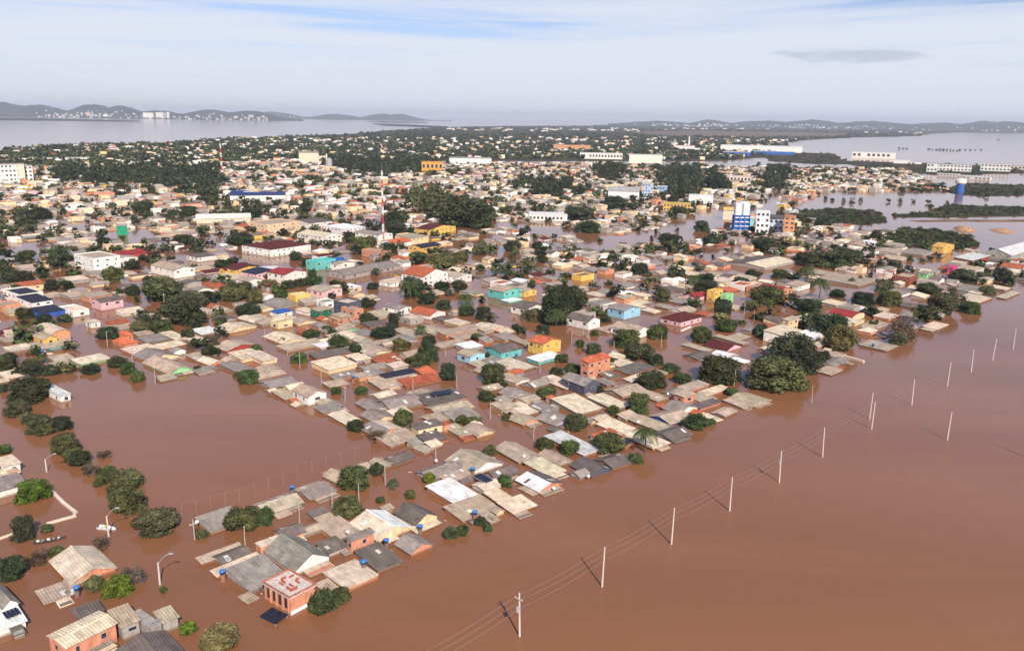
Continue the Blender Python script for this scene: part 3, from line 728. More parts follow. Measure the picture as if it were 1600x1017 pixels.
# ------------------------------------------------------------------ houses cut by the frame and the special ones
HOUSES2 = """
A 290 465 570 365 735 495 gv k c .8 1.2
A 400 600 560 505 620 530 m g l .7 .3
A 210 655 430 580 500 650 m k l .4 .3
A -80 640 0 585 110 725 gv w g 2.0 1.0
A -90 790 105 722 165 828 m w w 1.6 .3
A 655 775 785 730 880 820 m g l 3.0 .3
A 930 780 1045 742 1125 800 m g l 2.4 .2
A 430 770 600 710 660 760 m g d .9 .4
A 690 1015 1010 890 1160 1010 gv g d .9 .9
C -30 700 65 665 125 710 m w c 2.6 .3
C -40 775 70 735 130 765 m w c 1.2 .2
C -100 860 80 785 165 830 m w g 2.0 .8
"""
for ln in HOUSES2.strip().splitlines():
    t = ln.split(); q = [float(v) for v in t[1:7]]
    lfr(t[0], *q, t[7], t[8], t[9], float(t[10]), float(t[11]))
def frame_lfr(r, pts, z):
    A, B, C = (P(*px(r, x, y), z)[:2] for x, y in pts)
    u = B - A; L = np.hypot(*u); u = u / L; n = np.array([u[1], -u[0]]); w_ = C - B; Wd = max(2.0, float(w_ @ n))
    c = A + u * L / 2 + n * Wd / 2 + u * float(w_ @ u) / 2
    return c, L / 2, Wd / 2, math.atan2(u[1], u[0])
BK = WALLL['k']
# two-storey cream-roofed brick house at the bottom edge, with a terrace and a railing beside it
c, hx, hy, rz = frame_lfr('A', ((305, 910), (630, 755), (710, 850)), 4.0)
o = make_house(c[0], c[1], hx, hy, rz, 'gu', 'k', 'c', 4.0, .45, near=True, desc='tall brick house with long cream roof')
c, hx, hy, rz = frame_lfr('A', ((815, 775), (880, 745), (980, 850)), 2.3)
root = empty('terrace', (c[0], c[1], 0), rz); m = MB(); m.box(-hx, hx, -hy, hy, -.5, 2.3, WALLL['g']); m.build('deck', M_WALL, root)
for zz in (2.75, 3.2):
    m = MB(); m.box(-hx, hx, -hy, -hy + .07, zz, zz + .07); m.box(-hx, -hx + .07, -hy + .07, hy, zz, zz + .07); m.build('rail', M_STEEL, root)
for i in range(7):
    m = MB(); x = -hx + i * 2 * hx / 6; m.box(x - .03, x + .03, -hy + .1, -hy + .16, 2.3, 3.3); m.build('post', M_STEEL, root)
tag(root, 'small concrete terrace with metal railing beside the tall brick house', 'terrace')
# roofless brick house in the near corner
c, hx, hy, rz = frame_lfr('B', ((525, 580), (690, 500), (835, 605)), 4.0)
root = empty('house', (c[0], c[1], 0), rz); m = MB(); m.box(-hx + .25, hx - .25, -hy + .25, hy - .25, -.5, 3.5, jit(BK, .03)); m.build('wall', M_WALL, root)
m = MB(); m.box(-hx, hx, -hy, hy, 3.5, 3.75, (.62, .55, .5)); m.build('roof_slab', M_WALL, root)
for q in ((-hx, hx, -hy, -hy + .22), (-hx, hx, hy - .22, hy), (-hx, -hx + .22, -hy + .22, hy - .22), (hx - .22, hx, -hy + .22, hy - .22)):
    m = MB(); m.box(*q, 3.75, 4.1, (.42, .17, .12)); m.build('parapet', M_WALL, root)
for i in range(10):
    m = MB(); x, y = random.uniform(-hx * .55, hx * .6), random.uniform(-hy * .6, hy * .5); a, b = random.choice(((1.1, .22), (.22, 1.3), (.5, .4), (1.6, .2)))
    m.box(x - a / 2, x + a / 2, y - b / 2, y + b / 2, 3.752 + i * .001, 4.0 + random.uniform(0, .35), (.42, .12, .08)); m.build('brick_stub', M_WALL, root)
for i in range(4):
    y = -hy + .9 + i * (2 * hy - 1.2) / 4; m = MB(); m.box(-hx + .2, -hx + .25, y, y + 1.0, 1.1, 3.1); m.build('opening', M_GLASS, root)
    m = MB(); m.box(-hx + .02, -hx + .25, y - .32, y - .1, -.5, 3.5, BK); m.build('pillar', M_WALL, root)
m = MB(); m.box(-hx + .3, hx - .3, -hy + .2, -hy + .25, -.4, .75, (.78, .76, .76)); m.build('white_band', M_FAR, root)
THINGS.append([root, 455, 915, 'roofless orange brick house with white slab top and broken walls', 'house', 'houses of the flooded town']); OCC.append((c[0], c[1], hx, hy, rz))
c, hx, hy, rz = frame_lfr('B', ((512, 792), (592, 735), (658, 795)), .8)
root = empty('panel_canopy', (c[0], c[1], 0), rz)
for i in range(4):
    m = MB(); x = -hx + i * hx / 2; m.slab([(x + .04, -hy, .55), (x + hx / 2 - .04, -hy, .55), (x + hx / 2 - .04, hy, .95), (x + .04, hy, .95)], .06); m.build('panel', M_SOLAR, root)
for sx in (-1, 1):
    m = MB(); m.box(sx * hx * .9 - .06, sx * hx * .9 + .06, -hy + .1, -hy + .22, -.5, .5); m.build('post', M_STEEL, root)
tag(root, 'dark panel canopy standing in the water below the roofless brick house', 'canopy')
# solar arrays lying on roofs
def solar(r, pts, z, nx, ny, label, slope=.3):
    c, hx, hy, rz = frame_lfr(r, pts, z); root = empty('solar_array', (c[0], c[1], z), rz)
    for i in range(nx):
        for j in range(ny):
            x0 = -hx + i * 2 * hx / nx; x1 = x0 + 2 * hx / nx - .08; y0 = -hy + j * 2 * hy / ny; y1 = y0 + 2 * hy / ny - .08
            zz = lambda y: .35 + slope * (y + hy) / (2 * hy)
            m = MB(); m.slab([(x0, y0, zz(y0)), (x1, y0, zz(y0)), (x1, y1, zz(y1)), (x0, y1, zz(y1))], .06); m.build('panel', M_SOLAR, root)
    for sx in (-.8, .8):
        m = MB(); m.box(sx * hx - .05, sx * hx + .05, -hy, hy, 0, .3); m.build('support', M_STEEL, root)
    tag(root, label, 'solar panels', 'solar arrays')
solar('E', ((722, 565), (766, 548), (806, 600)), 1.5, 3, 2, 'dark solar panels tilted over the roofs beside the bright white roof')
solar('A', ((15, 795), (105, 760), (130, 790)), 2.0, 4, 2, 'blue-black solar panels on white roof at the bottom left corner')
solar('E', ((440, 62), (560, 42), (580, 58)), 2.1, 5, 1, 'row of solar panels on the roof with the orange brick end')
# ------------------------------------------------------------------ water tanks, dishes, poles, lamps, cables
def lathe(m, prof, k=14, col=(1, 1, 1)):
    n = len(m.v)
    for r, z in prof:
        for i in range(k): a = 2 * PI * i / k; m.v.append((r * math.cos(a), r * math.sin(a), z))
    for j in range(len(prof) - 1):
        for i in range(k): w_ = (i + 1) % k; m.f.append((n + j * k + i, n + j * k + w_, n + (j + 1) * k + w_, n + (j + 1) * k + i)); m.c.append(col)
    m.f.append(tuple(range(n + k - 1, n - 1, -1))); m.f.append(tuple(n + (len(prof) - 1) * k + i for i in range(k))); m.c += [col, col]
M_TANK = flat_mat('blue_polyethylene', (0.03, 0.12, 0.36), 0.4); M_TANKL = flat_mat('blue_lid', (0.05, 0.19, 0.50), 0.4)
m = MB(); lathe(m, [(.62, 0), (.85, 1.0), (.88, 1.06)]); TB = m.mesh('tank_body', M_TANK, True)
m = MB(); lathe(m, [(.92, 1.0), (.92, 1.1), (.6, 1.25), (.2, 1.3)]); TL = m.mesh('lid', M_TANKL, True)
m = MB(); lathe(m, [(.75, -1), (.75, 0)], 14, BK); TS = m.mesh('stand', M_WALL)
m = MB(); lathe(m, [(.6, -1), (.6, 0)], 12, (.3, .28, .26)); TS2 = m.mesh('stand', M_WALL)
TANKS = [('B', 268, 540, 1.6, 'on an orange drum stand at the outermost cream roof'), ('B', 1140, 478, 1.8, 'at the far corner of the flat cream roof'), ('B', 1490, 258, 1.4, 'on the cream strip under the dark gable'),
         ('B', 1280, 345, 1.4, 'between the cream gable and the small grey gable'), ('A', 474, 640, 1.4, 'behind the bright green bush'), ('E', 700, 528, 1.8, 'on the roof beyond the bright white one'),
         ('E', 713, 795, 1.8, 'on an orange brick base beside the outermost beige roof'), ('D', 690, 485, 1.4, 'at the lagoon fence between two grey roofs'), ('G', 593, 435, 1.6, 'against the orange wall by the solar roof'),
         ('H', 183, 455, 1.6, 'in front of the turquoise house'), ('I', 260, 668, 1.6, 'on the dark roof left of the lagoon corner'), ('E', 378, 880, 1.0, 'above the cream roof edge facing open water'), ('K', 1268, 548, 1.4, 'on the outermost roof past the tall waterfront trees')]
TANKS.pop(11)
for r, x, y, z, lab in TANKS:
    p = P(*px(r, x, y), z); root = empty('water_tank', (p[0], p[1], z)); root.scale = (.72, .72, .72); link('tank_body', TB, root); link('lid', TL, root); s = link('stand', TS if 'orange' in lab else TS2, root); s.scale = (1, 1, (z + .4) / .72)
    tag(root, 'blue water tank ' + lab, 'water tank', 'rooftop water tanks')
M_DISH = flat_mat('white_dish', (0.8, 0.79, 0.76), 0.5)
m = MB(); lathe(m, [(.05, 0), (.35, .06), (.6, .2), (.62, .22), (.36, .1), (.05, .05)], 12); DB = m.mesh('dish', M_DISH, True)
m = MB(); m.cyl(0, 0, -1.4, 0, .05, .05, 6); DP = m.mesh('mast', M_STEEL)
for r, x, y, z, lab in [('D', 1030, 745, 2.2, 'on the beige roof next to the orange cube house'), ('E', 1012, 440, 2.0, 'where the beige gable meets the cream roof'), ('F', 312, 718, 1.4, 'at the corner of the dark gable by open water'), ('E', 1195, 635, 1.3, 'on the orange wall of the black and white roof'),
                        ('F', 615, 385, 1.8, 'beside the tall palm'), ('E', 475, 467, 1.5, 'at the foot of the street pole beyond the grey roofs'), ('D', 108, 685, 2.0, 'on the first grey roof of the lagoon row'), ('F', 797, 215, 2.6, 'on the brick cube by the waterfront')]:
    p = P(*px(r, x, y), z); root = empty('satellite_dish', (p[0], p[1], z)); root.scale = (.62, .62, .62); d = link('dish', DB, root); d.rotation_euler = (math.radians(50), 0, math.radians(20)); s = link('mast', DP, root)
    tag(root, 'white satellite dish ' + lab, 'satellite dish', 'satellite dishes')
M_CONCD = flat_mat('aged_concrete', (0.36, 0.32, 0.27), 0.9)
def pole_mesh(h): m = MB(); m.cyl(0, 0, -.5, h, .20 if h > 8 else .15, .13 if h > 8 else .10, 8); return m.mesh('post', M_CONC if h > 8 else M_CONCD, False)
POLE_ME = {h: pole_mesh(h) for h in (8.7, 6.2, 5.0)}
m = MB(); m.box(-.95, .95, -.06, .06, -.07, .07); ARM_ME = m.mesh('cross_arm', M_CONC)
m = MB(); m.cyl(0, 0, 0, .28, .07, .05, 6); INS_ME = m.mesh('insulator', M_STEEL)
m = MB(); m.cyl(0, 0, -.45, .45, .34, .34, 10); m.cyl(.12, 0, .45, .65, .05, .05, 5); m.cyl(-.12, 0, .45, .65, .05, .05, 5); TR_ME = m.mesh('transformer', M_STEEL)
def pole(x, y, h, label, arm=False, trafo=False, z=0, group='concrete poles along the waterfront', rz=-PI / 4):
    p = P(x, y); root = empty('utility_pole', (p[0], p[1], 0), rz); root.rotation_euler[0] = random.uniform(-.03, .03); root.rotation_euler[1] = random.uniform(-.03, .03); link('post', POLE_ME[h], root)
    if arm:
        a = link('cross_arm', ARM_ME, root, (0, -.2, h - 1.1))
        for sx in (-.85, 0.0, .85): link('insulator', INS_ME, a, (sx, 0, .07))
    if trafo: link('transformer', TR_ME, root, (.1, -.5, h - 3.0))
    tag(root, label, 'utility pole', group); return p
LINE = [(811.9, 993.7), (940.7, 916.3), (1049, 850), (1140, 798), (1217.5, 753.5), (1285, 713.7), (1361.8, 670), (1424.5, 632.7), (1480, 603), (1517.4, 581), (1551, 562.4), (1583, 545)]
ORD = ['first', 'second', 'third', 'fourth', 'fifth', 'sixth', 'seventh', 'eighth', 'ninth', 'tenth', 'eleventh', 'twelfth']
LP = []
for i, (x, y) in enumerate(LINE):
    ex = ' with cross-arm and transformer' if i in (0,) else (' with transformer' if i in (4, 11) else '')
    LP.append(pole(x, y, 8.7, f'{ORD[i]} concrete pole{ex} counted from the bottom of the open-water line', arm=i in (0,), trafo=i in (0, 4, 11)))
pole(1358.6, 654.5, 8.7, 'concrete pole standing close behind the seventh pole of the open-water line')
pole(1480, 687.5, 8.7, 'lone concrete pole out in open water, off the line')
pole(1606, 716, 8.7, 'concrete pole just past the picture edge casting its shadow on open water')
pole(1268, 630, 6.2, 'short concrete pole in front of the tall waterfront trees')
def cable(pts, label, rad=.016):
    q = []
    for a, b in zip(pts, pts[1:]):
        for k in range(8): t = k / 8; q.append((a[0] + (b[0] - a[0]) * t, a[1] + (b[1] - a[1]) * t, a[2] + (b[2] - a[2]) * t - .55 * 4 * t * (1 - t)))
    q.append(tuple(pts[-1])); m = MB(); m.tube(q, rad, 4); tag(m.build('power_cable', M_WIRE), label, 'cable', 'power cables')
prev = P(640, 1105)
for off, z, lab in ((-.75, 7.95, 'upper power cable on the open-water pole line, town side'), (.75, 7.95, 'upper power cable on the open-water pole line, outer side'), (.15, 5.9, 'low power cable hanging halfway up the open-water poles')):
    cable([(p[0] + off * .7, p[1] - off * .7, z) for p in [prev] + LP], lab)
STREET = [(207, 571, 6.2, 1, 'by the street corner beside the lagoon'), (243, 599, 5.0, 0, 'in the lagoon in front of the green-walled gable'), (137, 515, 5.0, 0, 'beside the small raised canopy in the street'), (168, 541, 6.2, 0, 'in the street by the orange hipped roof'),
          (257, 477, 6.2, 1, 'with cross-arm above the big olive trees'), (414, 532, 5.0, 0, 'at the far end of the slanting street'), (449, 555, 5.0, 0, 'beside the cream gable on the slanting street'), (468.5, 576, 6.2, 0, 'halfway down the slanting street'), (502, 600, 5.0, 0, 'by the orange wall on the slanting street'),
          (539, 629, 6.2, 1, 'at the crossing behind the balcony house'), (714, 608, 5.0, 0, 'at the crossing by the terracotta roof'), (696, 557, 5.0, 0, 'beside the light blue house'), (681, 719, 5.0, 0, 'in the front street beyond the grey roofs'), (833.5, 687, 5.0, 1, 'in the front street by the lilac gable'),
          (602, 757, 6.2, 0, 'beside the round tree at the lagoon fence'), (561, 785, 5.0, 0, 'under the round tree at the lagoon fence'), (383.5, 855, 5.0, 0, 'in front of the olive trees of the lagoon row'), (468, 817, 5.0, 0, 'behind the dark grey gable of the near block'), (519, 799, 6.2, 0, 'between the near block and the lagoon row'),
          (304.5, 843, 5.0, 1, 'at the near corner of the lagoon fence'), (911, 524, 5.0, 0, 'beside the white gabled two-storey house'), (1033, 542, 5.0, 0, 'beside the round tree by the white gable'), (959, 552, 5.0, 0, 'in the water before the dark tree clump'), (844, 583, 5.0, 0, 'in front of the turquoise and white roof'), (893, 536, 5.0, 0, 'beyond the orange-roofed yellow house'),
          (1147, 603, 6.2, 0, 'between the two dark tree clumps at the waterfront'), (1163, 491, 5.0, 0, 'in the water by the maroon hipped roof'), (1178, 500, 5.0, 0, 'second in the water by the maroon hipped roof'), (1131, 423, 5.0, 1, 'near the long striped shed'), (766, 655, 5.0, 0, 'in the middle street beside the grey gables'), (645, 612, 5.0, 0, 'behind the long grey roofs of the middle block'),
          (330, 470, 5.0, 0, 'among the olive trees of the far block'), (571, 430, 5.0, 0, 'before the long grey warehouse'), (85, 470, 5.0, 0, 'beside the solar-roofed white houses'), (342, 407, 5.0, 0, 'by the flooded avenue beyond the white houses')]
for x, y, h, a, lab in STREET: pole(x, y, h, 'concrete street pole ' + lab, arm=bool(a), group='street poles in the flooded town', rz=random.choice((-PI / 4, PI / 4)))
M_LAMPG = flat_mat('lamp_lens', (0.7, 0.7, 0.66), 0.3)
for (bx, by), (tx, ty), lab in [((250, 913), (269, 868), 'rising from the water before the roofless brick house'), ((170, 838), (186, 797), 'behind the small white motor boat'), ((73, 737), (87, 712), 'by the street beside the bright green tree')]:
    p = P(bx, by); s = depth(p) / F_PX; h = (by - ty) * s / .84; L = (tx - bx) * s; root = empty('street_lamp', (p[0], p[1], 0))
    m = MB(); m.cyl(0, 0, -.5, h * .72, .2, .15, 8); m.build('post', M_CONC, root)
    m = MB(); m.tube([(0, 0, h * .66), (.15 * L, 0, h * .75), (.6 * L, 0, h * .93), (L, 0, h)], .06, 6); m.build('arm', M_STEEL, root)
    m = MB(); m.box(L - .1, L + .75, -.16, .16, h - .02, h + .16); hd = m.build('lamp_head', M_STEEL, root)
    m = MB(); m.box(L + .05, L + .65, -.12, .12, h - .06, h - .022); m.build('lens', M_LAMPG, hd)
    tag(root, 'street lamp with bent arm ' + lab, 'street lamp', 'street lamps')
# fence of tall posts round the lagoon side, boundary wall, boats
fp = [(285, 808), (330, 797), (375, 786), (420, 768), (465, 748), (510, 732), (555, 718), (600, 704), (640, 690)]
root = empty('sports_fence', (0, 0, 0)); fp = [P(*q) for q in fp]; k = 0
for a, b in zip(fp, fp[1:]):
    for t in (0, .5):
        p = a + (b - a) * t; m = MB(); m.cyl(p[0], p[1], -.4, 3.6, .022, .022, 5); m.build('post', M_STEEL, root)
for z in (3.55,):
    m = MB(); m.tube([(p[0], p[1], z) for p in fp], .008, 4); m.build('rail', M_STEEL, root)
tag(root, 'thin tall wire fence posts between the lagoon and the roof row', 'fence')
def wall_run(pts, label, h=.35, wd=.3, col=(.66, .56, .46)):
    m = MB(); q = [P(*p) for p in pts]
    for a, b in zip(q, q[1:]):
        d = (b - a)[:2]; d = d / np.hypot(*d); n = np.array([-d[1], d[0]]) * wd / 2; e = d * wd / 2
        m.slab([(a[0] - e[0] - n[0], a[1] - e[1] - n[1], h), (b[0] + e[0] - n[0], b[1] + e[1] - n[1], h), (b[0] + e[0] + n[0], b[1] + e[1] + n[1], h), (a[0] - e[0] + n[0], a[1] - e[1] + n[1], h)], h + .4, jit(col, .08)); h += .004
    tag(m.build('boundary_wall', M_FAR), label, 'wall')
wall_run([(79, 766), (99, 786), (118, 801), (116, 807), (76, 818)], 'pale top of an L-shaped garden wall beside the dark round tree', wd=.75)
wall_run([(0, 842), (20, 835)], 'pale garden wall top running out at the left edge', wd=.6)
wall_run([(1065, 517), (1079, 511)], 'white wall top in the water before the maroon hipped roof', wd=.7, col=(.75, .7, .66))
wall_run([(1298, 552), (1348, 566)], 'pale waterfront wall beside the tall trees', h=.8, wd=1.0)
def boat(x, y, L, wd, ang, col, label, cargo=0, person=None):
    p = P(x, y); root = empty('boat', (p[0], p[1], 0), ang); m = MB(); n = 9; ring = []
    for k in range(n):
        t = k / (n - 1); w_ = wd / 2 * (math.sin(PI * min(1, .25 + t * .8)) ** .7 if t < 1 else .03); xx = (t - .5) * L; sh = .12 * (2 * t - 1) ** 2
        ring.append([(xx, -w_, .42 + sh), (xx, -w_ * .7, -.05), (xx, w_ * .7, -.05), (xx, w_, .42 + sh), (xx, w_ * .82, .40 + sh), (xx, w_ * .55, .12), (xx, -w_ * .55, .12), (xx, -w_ * .82, .40 + sh)])
    for a, b in zip(ring, ring[1:]):
        for i in range(8): j = (i + 1) % 8; m.quad([a[i], b[i], b[j], a[j]], col)
    m.quad(ring[0][::-1], col); m.quad(ring[-1], col); m.build('hull', M_FAR, root)
    for k in range(3):
        m = MB(); xx = (k - 1) * L * .25; m.box(xx - .12, xx + .12, -wd * .36, wd * .36, .28, .34, (.5, .42, .33)); m.build('thwart', M_FAR, root)
    tag(root, label, 'boat', 'boats')
    for k in range(cargo):
        m = MB(); s = random.uniform(.2, .36); m.box(-s, s, -s * .8, s * .8, 0, s * 1.2, random.choice(((.7, .66, .6), (.75, .7, .65), (.3, .25, .2))))
        a = (k / cargo - .45) * L * .8; tag(m.build('bundle', M_FAR, None, (p[0] + math.cos(ang) * a, p[1] + math.sin(ang) * a, .345), ang + .3), f'{["pale", "light", "small", "square", "low", "end"][k]} cargo bundle lying in the long dark boat', 'bundle', 'bundles in the boat')
def person(loc, rz, shirt, label, lower=(.05, .06, .09)):
    """seated figure: one skinned body with clothes as children"""
    vs = [(0, 0, .42), (0, 0, .62), (0, .02, .86), (0, .03, 1.0), (0, .05, 1.13), (0, .05, 1.24), (.19, .02, .9), (.26, .12, .66), (.2, .32, .6), (-.19, .02, .9), (-.26, .12, .66), (-.2, .32, .6),
          (.1, .05, .4), (.14, .42, .44), (.14, .46, .04), (.14, .58, .02), (-.1, .05, .4), (-.14, .42, .44), (-.14, .46, .04), (-.14, .58, .02)]
    ed = [(0, 1), (1, 2), (2, 3), (3, 4), (4, 5), (2, 6), (6, 7), (7, 8), (2, 9), (9, 10), (10, 11), (0, 12), (12, 13), (13, 14), (14, 15), (0, 16), (16, 17), (17, 18), (18, 19)]
    rd = [.16, .15, .17, .06, .1, .08, .06, .05, .04, .06, .05, .04, .1, .075, .05, .05, .1, .075, .05, .05]
    me = bpy.data.meshes.new('person'); me.from_pydata(vs, ed, []); o = link('person', me, None, loc, rz); me.materials.append(flat_mat('skin', (.35, .2, .13), .6))
    md = o.modifiers.new('s', 'SKIN'); me.skin_vertices[0].data[0].use_root = True
    for i, r in enumerate(rd): me.skin_vertices[0].data[i].radius = (r, r)
    sb = o.modifiers.new('d', 'SUBSURF'); sb.levels = 1; sb.render_levels = 1
    m = MB(); lathe(m, [(.2, .42), (.21, .65), (.23, .88), (.12, 1.0)], 10, shirt); m.build('vest', M_FAR, o)
    m = MB(); lathe(m, [(.125, 1.16), (.13, 1.24), (.09, 1.33), (.02, 1.36)], 10, (.03, .025, .02)); h = m.build('hair', M_FAR, o, (0, .03, 0))
    tag(o, label, 'person')
boat(78, 845, 6.2, 1.2, math.radians(26), (.05, .045, .05), 'long dark narrow boat loaded with pale bundles', 5)
boat(167, 826, 4.2, 1.7, math.radians(-8), (.72, .78, .80), 'small white motor boat carrying a seated person')
p = P(167, 826); person((p[0] - .3, p[1], -.05), math.radians(-95), (.55, .60, .12), 'person in a yellow-green vest seated in the small white boat')
boat(543, 789, 2.6, .7, math.radians(35), (.6, .52, .44), 'pale little punt adrift between the near block and the lagoon row')
# ------------------------------------------------------------------ trees
def crown_mesh(name, seed, n_cl=18, per=170, size=.085, flat=1.0, mat=None, lo=.30, hi=.46, droop=0):
    r = np.random.default_rng(seed); V = []; 
    cl = []
    for i in range(n_cl):
        z = r.uniform(-.78, .62); th = r.uniform(0, 2 * PI); lim = .72 * (math.sqrt(1 - z * z) if z > 0 else 1 - .10 * z * z); q = lim * math.sqrt(r.uniform(.02, 1))
        cl.append((np.array([q * math.cos(th), q * math.sin(th), z]), r.uniform(lo, hi)))
    for c, rr in cl:
        d = r.normal(size=(per, 3)); d /= np.linalg.norm(d, axis=1)[:, None]
        pos = c + d * rr * (r.uniform(.55, 1.08, size=(per, 1))); 
        nn = d + r.normal(scale=.55, size=(per, 3)) + np.array([0, 0, .35]); nn /= np.linalg.norm(nn, axis=1)[:, None]
        t = np.cross(nn, r.normal(size=(per, 3))); t /= np.linalg.norm(t, axis=1)[:, None]; b = np.cross(nn, t)
        s = size * r.uniform(.6, 1.4, size=(per, 1))
        V.append(np.stack([pos - t * s - b * s * .6, pos + t * s - b * s * .6, pos + t * s * .7 + b * s * .7, pos - t * s * .7 + b * s * .7], 1))
    V = np.concatenate(V).reshape(-1, 3); Z = V.copy(); Z[:, 2] = np.maximum(Z[:, 2], 0); lim = np.linalg.norm(Z, axis=1); V = V / np.maximum(1, lim / 1.12)[:, None]
    return V
def mesh_from_quads(name, V, mat, cols=None):
    n = len(V) // 4; me = bpy.data.meshes.new(name); me.vertices.add(len(V)); me.vertices.foreach_set('co', np.asarray(V, np.float32).ravel())
    me.loops.add(len(V)); me.loops.foreach_set('vertex_index', np.arange(len(V), dtype=np.int32)); me.polygons.add(n)
    me.polygons.foreach_set('loop_start', np.arange(0, len(V), 4, dtype=np.int32)); me.materials.append(mat)
    if cols is not None:
        at = me.attributes.new('Col', 'FLOAT_COLOR', 'POINT'); at.data.foreach_set('color', np.asarray(cols, np.float32).ravel())
    me.update(); return me
CROWNS = [mesh_from_quads('crown', crown_mesh('crown', 100 + i, 34, 260, .05), M_LEAF) for i in range(7)]
SPARSE = [mesh_from_quads('crown', crown_mesh('crown', 200 + i, 20, 95, .04, lo=.25, hi=.4), M_LEAF) for i in range(3)]
def trunk_mesh(seed, bare=False):
    r = random.Random(seed); m = MB(); m.tube([(0, 0, -1.0), (.03, 0, -.6), (.0, .03, -.1), (.02, .0, .35)], [.09, .075, .06, .03], 7)
    for i in range(9 if bare else 6):
        a = r.uniform(0, 2 * PI); z = r.uniform(-.6, .05); l = r.uniform(.5, .95); e = (math.cos(a) * l * .8, math.sin(a) * l * .8, z + l * r.uniform(.5, .9))
        mid = (e[0] * .45, e[1] * .45, z + (e[2] - z) * .4); m.tube([(0, 0, z), mid, e], [.04, .028, .008], 5)
        if bare:
            for q in range(6):
                b = r.uniform(0, 2 * PI); s = Vector(mid).lerp(Vector(e), r.uniform(.2, 1)); m.tube([tuple(s), (s.x + .3 * math.cos(b), s.y + .3 * math.sin(b), s.z + r.uniform(.1, .35))], [.014, .005], 4)
    return m.mesh('trunk', M_BARK)
TRUNKS = [trunk_mesh(i) for i in range(4)]; BARE = [trunk_mesh(50 + i, True) for i in range(2)]
TONE = {'d': ((.034, .044, .020), 'dark green'), 'g': ((.055, .074, .024), 'green'), 'o': ((.080, .083, .034), 'olive'), 'b': ((.085, .125, .018), 'bright green'), 'n': ((.085, .066, .040), 'brownish'), 'x': ((.10, .085, .07), 'bare')}
def palm(p, h, r):
    root = empty('palm_tree', (p[0], p[1], 0)); m = MB(); m.tube([(0, 0, -.5), (.1, 0, h * .4), (.05, .05, h * .85)], [.28, .2, .16], 8); m.build('trunk', M_BARK, root)
    rr = random.Random(int(h * 10)); 
    for i in range(16):
        a = 2 * PI * i / 16 + rr.uniform(-.15, .15); up = rr.uniform(-.2, .75); m = MB(); n = 7; pts = []
        for k in range(n): t = k / (n - 1); pts.append(Vector((math.cos(a) * r * t, math.sin(a) * r * t, h * .85 + r * (up * t - 1.05 * t * t))))
        side = Vector((-math.sin(a), math.cos(a), 0))
        for k in range(n - 1):
            for q in (0, .5):
                b = pts[k].lerp(pts[k + 1], q); f = pts[k].lerp(pts[k + 1], q + .3); l = r * .32 * (1 - .5 * (k + q) / n) * (.5 + .5 * min(1, k + q))
                for s in (-1, 1): m.quad([tuple(b), tuple(f), tuple(f + side * s * l + (pts[-1] - pts[0]) * .1 - Vector((0, 0, l * .45))), tuple(b + side * s * l * .9 + (pts[-1] - pts[0]) * .08 - Vector((0, 0, l * .5)))])
        o = m.build('frond', M_LEAF, root); o.color = (.045, .062, .02, 1)
    return root
def tree(x, yb, w_, h_, tone):
    ym = yb - h_ / 2; p0 = P(x, yb); s = depth(p0) / F_PX; r = w_ * s / 2; dep = math.atan2(CAM_H, np.hypot(p0[0], p0[1]))
    a = math.sqrt(max((h_ * s / 2) ** 2 - (r * math.sin(dep)) ** 2, (.55 * r) ** 2)) / math.cos(dep)
    zc = max(.70 * a, a - 3.2); c = P(x, ym, zc)
    if tone == 'p':
        c = P(x, yb - h_ * .08); root = palm(c, h_ * s * .92, w_ * s * .62); THINGS.append([root, x, ym, 'palm tree with drooping fronds', 'palm tree', 'palms among the houses']); OCC.append((c[0], c[1], 3, 3, 0)); return
    root = empty('tree', (c[0], c[1], zc)); root.scale = (r * 1.02, r * 1.02, a); root.rotation_euler = (0, 0, random.uniform(0, 6.28))
    if tone == 'x': link('trunk', random.choice(BARE), root); cw = link('crown', random.choice(SPARSE), root); cw.scale = (.8, .8, .8)
    else:
        link('trunk', random.choice(TRUNKS), root); cw = link('crown', random.choice(SPARSE if tone == 'n' else CROWNS), root)
        if tone == 'n': link('twigs', random.choice(BARE), root)
    hv = random.uniform(.85, 1.25); col = jit(TONE[tone][0], .28); col = (col[0] * hv, col[1], col[2] * random.uniform(.8, 1.2)); cw.color = (*col, 1)
    size = 'large' if w_ * s > 13 else ('small' if w_ * s < 5.5 else 'round')
    THINGS.append([root, x, ym, f'{size} {TONE[tone][1]} tree standing in the flood', 'tree', 'trees of the flooded town']); OCC.append((c[0], c[1], r * .8, r * .8, 0))
